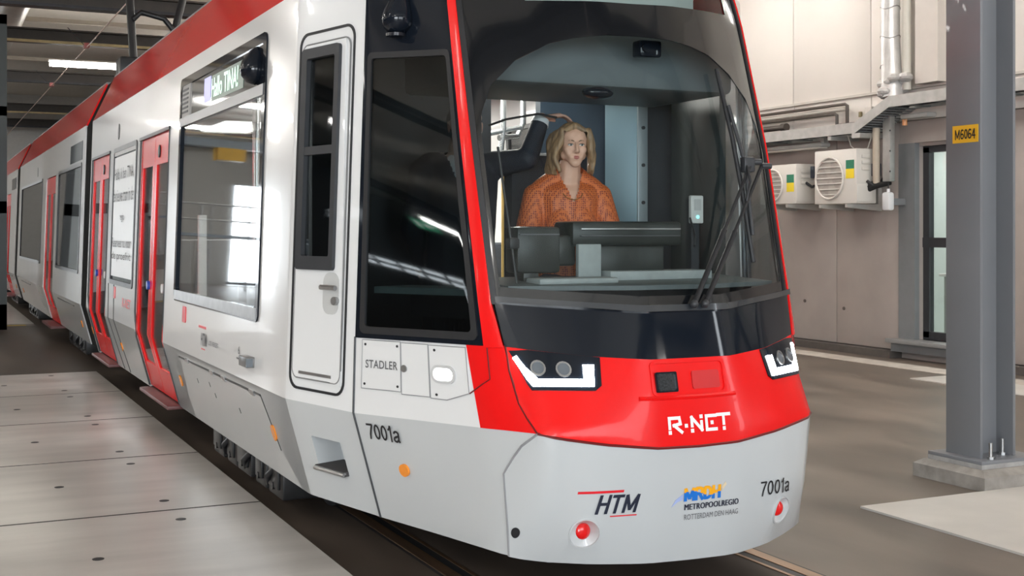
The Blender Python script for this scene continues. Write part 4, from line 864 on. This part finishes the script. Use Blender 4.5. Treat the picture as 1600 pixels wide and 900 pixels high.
# saloon inside: seats, poles
seatm = M('seat_fabric', (.025, .03, .04), .8, noise=.3, scale=40); rail = M('grab_rail', (.55, .56, .57), .25, .8, noise=.05); yel = M('rail_yellow', (.72, .46, .12), .35, noise=.05)
def seat(x, y, f):
    q = MB().box((x-.21, y-.2, .82), (x+.21, y+.2, .92), .04).box((x-.21, y+f*.2-.04, .88), (x+.21, y+f*.2+.04, 1.5), .03).box((x-.17, y-.14, .44), (x+.17, y+.14, .82), .02)
    q.build('passenger_seat', seatm, tram)
for y, f in ((7.4, 1), (8.1, -1), (11.7, 1), (12.4, -1)):
    for x in (AX-.85, AX-.4, AX+.4, AX+.85): seat(x, y, f)
for x, y, m in ((2.86, 7.0, rail), (2.98, 9.2, yel), (3.5, 8.8, rail), (2.5, 10.2, rail), (3.5, 12.2, yel), (2.2, 8.9, rail)):
    tube('grab_pole', [(x, y, .44), (x, y, 2.66)], .02, m, tram)
tube('grab_rail', [(3.20, 6.9, 2.15), (3.35, 6.95, 2.17), (3.39, 6.95, 2.25), (3.39, 6.95, 2.6)], .018, rail, tram); tube('grab_rail', [(3.02, 6.9, 2.15), (3.35, 6.9, 2.22)], .016, rail, tram)
tube('grab_rail', [(3.23, 6.9, 2.6), (3.23, 6.9, 2.2), (3.21, 6.9, 2.05), (3.08, 6.9, 1.82)], .018, rail, tram); tube('grab_pole', [(3.10, 6.6, .44), (3.10, 6.6, 1.98)], .022, yel, tram)
# ---- cab inside
def B(name, a, b, m, bev=0, parent=tram): return box(name, a, b, m, parent, bev)
MB().prism([(AX-.55, 4.95, .44), (AX+.55, 4.95, .44), (AX+.9, 5.7, .44), (AX+1.05, 6.2, .44), (AX-1.05, 6.2, .44), (AX-.9, 5.7, .44)], (0, 0, .02)).build('cab_floor', intd, tram)
B('cab_ceiling', (AX-.75, 5.35, 2.62), (AX+.75, 6.2, 2.66), intd)
B('cab_header', (2.22, 5.20, 2.27), (3.72, 5.95, 2.62), M('header_grey', (.13, .155, .165), .5, noise=.1), .03)
rw = B('cab_partition', (1.80, 6.14, .46), (2.80, 6.20, 2.66), intd)
B('partition_panel', (3.10, 6.14, .46), (3.53, 6.20, 2.66), M('partition_navy', (.03, .05, .075), .4, noise=.15), 0, rw)
B('partition_panel', (3.76, 6.14, .46), (4.08, 6.20, 2.66), intd, 0, rw)
B('partition_lintel', (2.80, 6.14, 2.42), (3.10, 6.20, 2.66), intd, 0, rw)
cab_ = MB().prism([(3.50, 6.12, .46), (3.64, 6.00, .46), (3.70, 6.0, .46), (3.74, 6.14, .46)], (0, 0, 1.88)).build('equipment_cabinet', M('cabinet_steel_blue', (.20, .29, .34), .35, .3, noise=.12, scale=3), tram)
B('cabinet_edge', (3.635, 5.985, .46), (3.70, 6.0, 2.34), M('cabinet_edge_grey', (.36, .41, .43), .35, .4, noise=.05), .004, cab_)
for k in range(7): MB().cyl((3.667, 5.985, .9+k*.21), (3.667, 5.975, .9+k*.21), .010, n=10).build('rivet', dark, cab_)
ic = B('intercom', (3.70, 5.55, 1.62), (3.78, 5.58, 1.77), M('intercom_white', (.72, .72, .70), .4, noise=.05), .008)
cyl('intercom_button', (3.74, 5.55, 1.655), (3.74, 5.545, 1.655), .008, M('led_cyan', (.2, .9, .9), .4, emit=1.5), ic); B('intercom_grille', (3.72, 5.546, 1.69), (3.76, 5.551, 1.75), M('recess_grey', (0, 0, 0)), 0, ic)
tube('intercom_cord', [(3.70, 5.56, 1.65), (3.69, 5.5, 1.55), (3.62, 5.4, 1.50)], .006, rubber, ic)
B('intercom_bracket', (3.72, 5.58, .46), (3.77, 5.63, 1.76), intd, 0, ic)
B('cab_side_lining', (3.93, 5.62, .46), (3.97, 6.1, 2.55), M('lining_dark', (.045, .055, .055), .4, noise=.2)); B('pillar_lining', (1.93, 5.75, .46), (1.97, 6.1, 2.4), intd)
# dashboard
db = B('dashboard', (2.28, 4.90, .80), (3.62, 5.22, 1.33), intd, .02)
MB().prism([(2.26, 4.78, 1.325), (2.78, 4.60, 1.325), (3.14, 4.60, 1.325), (3.64, 4.78, 1.325), (3.64, 5.25, 1.345), (2.26, 5.25, 1.345)], (0, 0, .02)).build('dash_top', M('dash_top_grey', (.10, .12, .125), .45, noise=.1), db)
B('dash_panel', (2.86, 4.95, 1.35), (3.42, 5.12, 1.395), dashg, .006, db)
MB().box((2.72, 5.00, 1.36), (2.84, 5.03, 1.52), .004, Matrix.Rotation(.0, 3, 'X')).build('dash_panel', dashg, db)
B('instrument_binnacle', (2.70, 5.02, 1.51), (3.30, 5.22, 1.625), dashm, .02, db); B('binnacle_trim', (2.74, 5.008, 1.585), (3.28, 5.022, 1.594), steel, .002, db)
B('binnacle_trim', (2.74, 5.010, 1.555), (3.28, 5.022, 1.560), M('rail_grey', (0, 0, 0)), .002, db); B('binnacle_foot', (2.84, 5.06, 1.35), (3.22, 5.2, 1.52), dashm, .01, db)
mo = B('console_monitor', (2.40, 4.98, 1.39), (2.62, 5.12, 1.60), dashm, .018, db); B('monitor_edge', (2.41, 4.974, 1.562), (2.61, 4.982, 1.568), M('rail_grey', (0, 0, 0)), 0, db)
B('monitor_arm', (2.62, 5.04, 1.42), (2.73, 5.12, 1.56), dashm, .015, db); B('monitor_foot', (2.44, 5.0, 1.34), (2.52, 5.08, 1.40), dashm, .01, db)
B('dash_tray', (2.43, 4.82, 1.345), (2.83, 4.96, 1.372), dashg, .01, db)
tube('microphone_stalk', [(2.36, 4.9, 1.34), (2.33, 4.92, 1.6), (2.29, 4.95, 1.95)], .006, rubber, db); MB().box((2.325, 4.9, 1.50), (2.375, 4.95, 1.55), .01).build('microphone', rubber, db)
dc = MB().box((3.05, 5.0, 2.40), (3.17, 5.08, 2.48), .012).cyl((3.08, 5.0, 2.44), (3.08, 4.985, 2.44), .022).build('windscreen_camera', black, tram)
MB().sph((2.90, 5.14, 2.235), .075, (1.1, .7, .42)).build('ceiling_speaker', black, tram)
B('footrest', (2.76, 4.98, .46), (3.12, 5.30, .765), intd, .01)
MB().box((2.35, 5.30, 2.66), (3.55, 5.5, 3.0), .01).build('destination_box', M('destination_grey', (.42, .47, .45), .5, noise=.05), tram)
lg = [S(.70, 1.30), S(1.27, 1.30)]; li = [p-Vector((SN(1.0, 1.3).x, SN(1.0, 1.3).y, 0)).normalized()*d for p, d in ((lg[0], .03), (lg[1], .03), (lg[1], .26), (lg[0], .26))]
MB().prism(li, (0, 0, .03)).build('window_ledge', M('ledge_teal', (.38, .47, .46), .5, noise=.06), tram); MB().prism([p-Vector((0, 0, .12)) for p in li[2:]+[li[2]+(li[3]-li[2])*.5+Vector((.02, .02, 0))]], (0, 0, .12)).build('ledge_bracket', intd, tram)
# driver's seat
sx, sy = 2.99, 5.60
B('driver_seat', (sx-.24, sy-.28, .98), (sx+.24, sy+.22, 1.10), seatm, .05); B('driver_backrest', (sx-.25, sy+.17, 1.08), (sx+.25, sy+.30, 1.99), seatm, .06)
cyl('seat_post', (sx, sy, .46), (sx, sy, .98), .09, dark, tram); cyl('seat_base', (sx, sy, .46), (sx, sy, .52), .24, dark, tram)
# added fill lamps: a cab strip lights the woman, ceiling strips brighten the saloon
def fill_strip(name, a, b, e, pw):
    o = B(name, a, b, M('saloon_lamp', (1, 1, 1), .4, emit=e, ecol=(1, .97, .92)), .004)
    l = bpy.data.lights.new(name, 'AREA'); l.shape = 'RECTANGLE'; l.size = b[0]-a[0]; l.size_y = b[1]-a[1]; l.energy = pw; l.color = (1, .95, .88)
    p = bpy.data.objects.new(name+'_light', l); p.location = ((a[0]+b[0])/2, (a[1]+b[1])/2, a[2]-.012); C.objects.link(p); return o
fill_strip('cab_lamp', (2.5, 5.9, 2.606), (3.3, 6.0, 2.62), 2, 7)
for y in (7.2, 10.0, 12.8): fill_strip('saloon_lamp', (2.7, y-.6, 2.645), (3.2, y+.6, 2.66), 3, 60)
# ================================================================= PEOPLE
def organic(name, segs, voxel, mats, parent=None, smooth=3, cut=None, paint=None):
    bm = bmesh.new()
    for s in segs: hull(bm, *s)
    me = bpy.data.meshes.new(name); bm.to_mesh(me); bm.free()
    o = bpy.data.objects.new(name, me); C.objects.link(o)
    r = o.modifiers.new('r', 'REMESH'); r.mode = 'VOXEL'; r.voxel_size = voxel
    s = o.modifiers.new('s', 'SMOOTH'); s.factor = .5; s.iterations = smooth
    bpy.context.view_layer.update()
    nm = bpy.data.meshes.new_from_object(o.evaluated_get(bpy.context.evaluated_depsgraph_get()))
    bpy.data.objects.remove(o); bpy.data.meshes.remove(me)
    if cut:
        b = bmesh.new(); b.from_mesh(nm); bmesh.ops.delete(b, geom=[f for f in b.faces if cut(f.calc_center_median())], context='FACES'); b.to_mesh(nm); b.free()
    nm.materials.clear()
    for p in nm.polygons: p.use_smooth = True
    ob = bpy.data.objects.new(name, nm); C.objects.link(ob)
    for m in (mats if isinstance(mats, list) else [mats]): nm.materials.append(m)
    if paint:
        for p in nm.polygons: p.material_index = paint(p.center)
    if parent: ob.parent = parent
    return ob
skinm = M('skin', (.74, .43, .31), .45, noise=.08, scale=30); skin2 = M('skin_ruddy', (.56, .32, .24), .5, noise=.1, scale=30)
lipm = M('lips', (.50, .16, .14), .4, noise=.05); browm = M('brow', (.20, .13, .08), .7, noise=.1); shoe = M('shoe_leather', (.03, .02, .018), .4, noise=.2)
eyew = M('eye_white', (.75, .73, .70), .25, noise=.03); irism = M('iris', (.06, .08, .09), .2, noise=.1)
V = Vector
def rot_z(p, piv, a):
    x, y = p[0]-piv[0], p[1]-piv[1]; c, s = math.cos(a), math.sin(a); return (piv[0]+c*x-s*y, piv[1]+s*x+c*y, p[2])
def head_segs(c, k=1.0, yaw=0.0, piv=None):
    """Skull, jaw, brow, nose, lips, cheeks, ears; faces -Y; c is the middle of the head (eye height)."""
    x, y, z = c; s = []
    def a(p, r, q, r2, sa=(1, 1, 1), sb=None):
        P = (x+p[0]*k, y+p[1]*k, z+p[2]*k); Q = (x+q[0]*k, y+q[1]*k, z+q[2]*k)
        s.append((P, r*k, Q, r2*k, sa, sb))
    a((0, .015, .035), .088, (0, .03, .02), .086, (.88, 1.05, .95))              # skull
    a((0, -.030, .04), .066, (0, -.028, -.035), .058, (1.10, .85, 1))             # face
    a((0, -.040, -.05), .052, (0, -.058, -.097), .027, (1.12, .85, .8))           # jaw to chin
    a((-.044, -.012, -.050), .029, (.044, -.012, -.050), .029)                   # jaw corners
    a((0, -.088, .012), .009, (0, -.106, -.030), .0135, (.9, 1, 1))              # nose
    a((-.011, -.094, -.034), .0085, (.011, -.094, -.034), .0085)                 # nostrils
    a((-.030, -.078, .027), .011, (.030, -.078, .027), .011, (1, .8, .7))        # brow
    a((-.043, -.056, -.020), .022, (-.030, -.056, -.045), .022); a((.043, -.056, -.020), .022, (.030, -.056, -.045), .022)
    a((-.020, -.062, -.062), .024, (.020, -.062, -.062), .024)
    a((-.016, -.084, -.0625), .0055, (.016, -.084, -.0625), .0055, (1, .9, .75)); a((-.012, -.083, -.072), .0065, (.012, -.083, -.072), .0065, (1, .9, .75))
    for e in (-1, 1): a((e*.083, .012, .005), .020, (e*.081, .010, -.025), .013, (.35, .7, 1))
    return s
def face_paint(c, k=1.0):
    x, y, z = c
    def f(p):
        px, py, pz = (p.x-x)/k, (p.y-y)/k, (p.z-z)/k
        return 0
    return f
def eyes(c, parent, k=1.0):
    q = V(c)
    lp = MB()
    lp.tube([q+V((x, -.0885+abs(x)*.35, -.0605+(.0014 if abs(x) > .003 else 0)-abs(x)*.10))*k for x in (-.020, -.012, -.005, 0, .005, .012, .020)], [.0015*k, .0038*k, .0045*k, .0042*k, .0045*k, .0038*k, .0015*k], 8)
    lp.tube([q+V((x, -.0885+abs(x)*.32, -.0715+abs(x)*.36))*k for x in (-.020, -.011, 0, .011, .020)], [.0015*k, .0045*k, .0056*k, .0045*k, .0015*k], 8); lp.build('lips', lipm, parent)
    for e in (-1, 1):
        tube('eyebrow', [q+V((e*x, y_, z_))*k for x, y_, z_ in ((.013, -.0875, .0235), (.024, -.0865, .0275), (.036, -.079, .0285), (.047, -.066, .0235))], [.0022*k, .0032*k, .0028*k, .0012*k], browm, parent, 6)
        p = V(c)+V((e*.031, -.0740, .004))*k
        o = MB().sph(p, .0135*k, (1.15, .8, .46), 14).build('eye', eyew, parent); MB().sph(p+V((.001, -.0075, 0))*k, .0066*k, (1, .6, .9), 10).build('iris', irism, o)
        tube('lash_line', [p+V((e*d, -.0105+abs(d-.001)*.25, .0060-abs(d)*.2))*k for d in (-.014, -.007, 0, .007, .015)], 0.0021*k, M('lash', (.05, .03, .025), .6, noise=.05), o, 5)
def hand(w, d, side_, k=1.0, curl=.5, up=V((0, 0, 1))):
    """Palm and five separate curled fingers from wrist w along d; the thumb leaves the side of the palm."""
    w, d = V(w), V(d).normalized(); n = (up-d*up.dot(d)).normalized(); l = d.cross(n)*side_; s = []
    p1 = w+d*.085*k
    for o in (-.028, -.010, .010, .028): s.append((tuple(w+l*o*.6*k), .015*k, tuple(p1+l*o*k), .0125*k))
    for o, L in ((-.031, .066), (-.011, .078), (.010, .073), (.030, .056)):
        a = p1+l*o*k; dirn = d.copy(); L3 = [L*.45, L*.32, L*.26]; r = .0088
        for i, q in enumerate(L3):
            dirn = (dirn-n*math.tan(curl*(.35+.25*i))).normalized(); b = a+dirn*q*k; s.append((tuple(a), r*k, tuple(b), r*.9*k)); a = b; r *= .92
    a = w+d*.025*k-l*.028*k; b = a+(d*.6-l*.8-n*.2).normalized()*.042*k; c = b+(d*.9-l*.25-n*.3).normalized()*.032*k
    s += [(tuple(a), .0125*k, tuple(b), .0105*k), (tuple(b), .0105*k, tuple(c), .009*k)]
    return s
# ---- the woman in the driver's seat (local: origin on the cab floor, facing -Y)
wm = empty('person', (2.935, 5.50, .49), -.25); LOCAL.add(wm.name)
tag(wm, 'woman with shoulder-length blonde hair in a patterned orange blouse sitting at the tram controls', 'person')
HC = (0.008, -.055, 1.510); HK = .90
arms = []
for e in (-1, 1):
    sh = V((e*.165, .02, 1.265)); el = V((e*.225, -.02, 1.015)); wr_ = V((e*.15, -.25, .985)); arms.append((e, sh, el, wr_))
seg = head_segs(HC, HK)
seg += [((.004, -.008, 1.42), .056, (0, .015, 1.29), .060), ((-.10, .02, 1.285), .052, (.10, .02, 1.285), .052), ((0, .02, 1.37), .045, (-.13, .02, 1.29), .046), ((0, .02, 1.37), .045, (.13, .02, 1.29), .046), ((0, .01, 1.24), .105, (0, .02, 1.05), .10, (1.45, .92, 1), (1.3, .95, 1)),
        ((0, .02, 1.05), .10, (0, .04, .80), .11, (1.3, .95, 1), (1.5, 1.05, 1)), ((-.075, -.060, 1.10), .058, (-.06, -.035, 1.19), .05), ((.075, -.060, 1.10), .058, (.06, -.035, 1.19), .05)]
for e, sh, el, wr_ in arms:
    seg += [(tuple(sh), .052, tuple(el), .040), (tuple(el), .040, tuple(wr_), .026)]; seg += hand(wr_, V((-e*.15, -1, -.05)), e, 1, .35)
for e in (-1, 1):
    hip, kn, an = V((e*.09, .02, .79)), V((e*.12, -.32, .75)), V((e*.12, -.30, .36))
    seg += [(tuple(hip), .095, tuple(kn), .062), (tuple(kn), .062, tuple(an), .038), (tuple(an), .040, tuple(an+V((0, -.16, -.03))), .032)]
def wpaint(p):
    if p.z < .40: return 3
    return face_paint(HC, HK)(p)
wbody = organic('body', seg, .0055, [skinm, lipm, browm, shoe], wm, 3, None, wpaint)
eyes(HC, wbody, HK)
# patterned blouse with a V neck
bl = bpy.data.materials.new('orange_print'); bl.use_nodes = True; nt = bl.node_tree; b = nt.nodes['Principled BSDF']; b.inputs['Roughness'].default_value = .55
tc = nt.nodes.new('ShaderNodeTexCoord'); mp = nt.nodes.new('ShaderNodeMapping'); mp.inputs['Scale'].default_value = (98, 98, 98); nt.links.new(tc.outputs['Object'], mp.inputs[0])
vo = nt.nodes.new('ShaderNodeTexVoronoi'); vo.inputs['Scale'].default_value = 1; vo.inputs['Randomness'].default_value = .25; nt.links.new(mp.outputs[0], vo.inputs['Vector'])
rp_ = nt.nodes.new('ShaderNodeValToRGB'); el_ = rp_.color_ramp.elements; el_[0].position = .30; el_[0].color = (.20, .022, .010, 1); el_[1].position = .50; el_[1].color = (.66, .155, .035, 1)
nt.links.new(vo.outputs['Distance'], rp_.inputs[0]); nt.links.new(rp_.outputs[0], b.inputs['Base Color'])
bs_ = [((-.10, .02, 1.285), .064, (.10, .02, 1.285), .064), ((0, .01, 1.24), .118, (0, .02, 1.05), .118, (1.45, .95, 1), (1.34, 1, 1)), ((0, .02, 1.05), .118, (0, .03, .80), .125, (1.34, 1, 1), (1.5, 1.05, 1)),
       ((-.075, -.060, 1.10), .066, (-.04, -.035, 1.19), .06), ((.075, -.060, 1.10), .066, (.04, -.035, 1.19), .06), ((-.06, -.06, 1.08), .062, (.06, -.06, 1.08), .062), ((0, .02, 1.30), .085, (0, .022, 1.43), .060), ((0, .02, 1.395), .055, (-.13, .02, 1.300), .058), ((0, .02, 1.395), .055, (.13, .02, 1.300), .058)]
for e, sh, el, wr_ in arms: bs_ += [(tuple(sh), .066, tuple(el), .070), (tuple(el), .072, tuple(el.lerp(wr_, .75)), .052)]
def vneck(p):
    if p.z > 1.418: return True
    return p.y < .02 and p.z > 1.225 and abs(p.x-.004) < (p.z-1.225)*.40
blo = organic('blouse', bs_, .007, bl, wm, 3, vneck)
tro = organic('trousers', [((0, .03, .83), .128, (0, .04, .77), .125, (1.45, 1.05, 1))]+[(((e*.09), .02, .79), .108, (e*.12, -.32, .75), .078) for e in (-1, 1)]+[((e*.12, -.32, .75), .078, (e*.12, -.30, .42), .062) for e in (-1, 1)],
              .009, M('trousers_navy', (.02, .025, .05), .7, noise=.2), wm)
# hair: cap, waves to the shoulder, parted; strands pulled back from the face
hairm = M('hair_blonde', (.40, .245, .13), .45, noise=.6, scale=26, stretch=(3, 3, .35), bump=.25)
hx, hy, hz = HC
hs = [((hx, hy+.022, hz+.040), .088, (hx, hy+.045, hz+.0), .090, (.97, 1.02, 1.0))]
random.seed(11)
for e in (-1, 1):
    for k in range(9):
        f = k/8; ph = random.random()*6.28; pts = []
        for i in range(7):      # a wavy lock from the parting down to the shoulder
            t = i/6; wv = .010*math.sin(ph+t*7.5)
            out = .060+.022*f+.024*math.sin(min(1, t*1.5)*PI*.5)+.008*math.sin(t*PI)
            pts.append(V((hx+e*(out+wv), hy-.046+.105*f+.012*t+wv*.6, hz+.074-.02*f-.185*t-.02*random.random()*t)))
        for i in range(6): r0 = .019*(1-.45*(i/6)**2); hs.append((tuple(pts[i]), r0, tuple(pts[i+1]), .019*(1-.45*((i+1)/6)**2)))
    hs += [((hx+e*.004, hy-.040, hz+.098), .020, (hx+e*.056, hy-.050, hz+.072), .014), ((hx+e*.056, hy-.050, hz+.072), .014, (hx+e*.080, hy-.036, hz+.02), .012)]
def hcut(p): return p.y < hy-.045 and abs(p.x-hx) < .060 and p.z < hz+.070
organic('hair', hs, .005, hairm, wm, 1, hcut)
for e in (-1, 1): MB().sph((hx+e*.080, hy-.014, hz-.045), .008).build('earring', M('earring_pearl', (.75, .7, .6), .2, .3, noise=.05), wm)
tube('necklace', [(.052*math.sin(t), -.075-.035*math.cos(t*.9), 1.245+.075*(1-math.cos(t*.75))) for t in [(-1.3+.2*i) for i in range(14)]], .0022, M('gold', (.7, .5, .2), .25, .9, noise=.05), wm, 5)
# ---- the man standing behind, left arm raised across
mn = empty('person', (2.50, 5.86, .46), -.15); LOCAL.add(mn.name)
tag(mn, 'man in a dark navy suit standing behind the woman, one arm raised beside her head', 'person')
MC = (0.02, -.03, 1.655)
sh, el, wr_ = V((.17, .0, 1.46)), V((.31, -.16, 1.485)), V((.405, -.10, 1.70))
ms = head_segs(MC, 1.06)+[((0, 0, 1.56), .062, (0, .01, 1.45), .07), ((-.15, .02, 1.44), .07, (.15, .02, 1.44), .07), ((0, .01, 1.40), .125, (0, .01, 1.1), .125, (1.45, .9, 1), (1.3, .9, 1)), ((0, .01, 1.1), .12, (0, .02, .92), .125, (1.3, .9, 1), (1.35, .95, 1)),
     (tuple(sh), .06, tuple(el), .046), (tuple(el), .046, tuple(wr_), .030), ((-.19, .01, 1.42), .06, (-.24, .06, 1.13), .046), ((-.24, .06, 1.13), .046, (-.17, .16, .93), .030)]
ms += hand(wr_, V((.95, -.1, .16)), 1, 1.05, .75)+hand((-.17, .16, .93), V((.5, .15, -.8)), -1, 1.05, .4, V((0, 1, .2)))
for e in (-1, 1): ms += [((e*.095, .02, .90), .105, (e*.11, 0, .50), .066), ((e*.11, 0, .50), .066, (e*.11, .02, .09), .042), ((e*.11, .04, .05), .045, (e*.115, -.15, .035), .034)]
def mpaint(p): return 3 if p.z < .11 else face_paint(MC, 1.06)(p)
mb = organic('body', ms, .0065, [skin2, lipm, browm, shoe], mn, 3, None, mpaint); eyes(MC, mb, 1.06)
suit = M('suit_navy', (.012, .018, .032), .7, noise=.25, scale=50)
js = [((-.15, .02, 1.44), .085, (.15, .02, 1.44), .085), ((0, .01, 1.40), .142, (0, .01, 1.1), .142, (1.45, .92, 1), (1.32, .95, 1)), ((0, .01, 1.1), .14, (0, .02, .80), .15, (1.32, .95, 1), (1.35, 1, 1)),
      (tuple(sh), .074, tuple(el), .056), (tuple(el), .056, tuple(el.lerp(wr_, .86)), .046), ((-.19, .01, 1.42), .078, (-.24, .06, 1.13), .064), ((-.24, .06, 1.13), .064, (-.175, .15, .96), .046)]
organic('jacket', js, .009, suit, mn, 3, lambda p: p.y < -.03 and p.z > 1.22 and abs(p.x) < (p.z-1.22)*.32)
sl = el.lerp(wr_, .84); MB().cyl(sl, el.lerp(wr_, .97), .048, .042, 18).build('shirt_cuff', M('shirt_white', (.72, .74, .76), .6, noise=.05), mn)
organic('shirt', [((0, .0, 1.40), .126, (0, .0, 1.2), .13, (1.2, .92, 1))], .012, M('shirt_white', (0, 0, 0)), mn)
organic('trousers', [((0, .02, .95), .14, (0, .02, .88), .138, (1.35, 1, 1))]+[((e*.095, .02, .88), .115, (e*.11, 0, .50), .085) for e in (-1, 1)]+[((e*.11, 0, .50), .085, (e*.11, .02, .13), .075) for e in (-1, 1)], .012, suit, mn)
mx, my, mz = MC
organic('hair', [((mx, my+.03, mz+.062), .094, (mx, my+.045, mz+.03), .096, (.92, 1.04, .9))], .007, M('hair_grey', (.16, .14, .12), .6, noise=.4, scale=30), mn, 2, lambda p: p.y < my-.03 and p.z < mz+.085)
tube('lanyard', [tuple(wr_+V((.06, -.06, .0))), tuple(wr_+V((-.06, -.12, .01))), tuple(wr_+V((-.22, -.10, -.02))), tuple(wr_+V((-.30, -.06, -.05)))], .006, rubber, mn, 6)
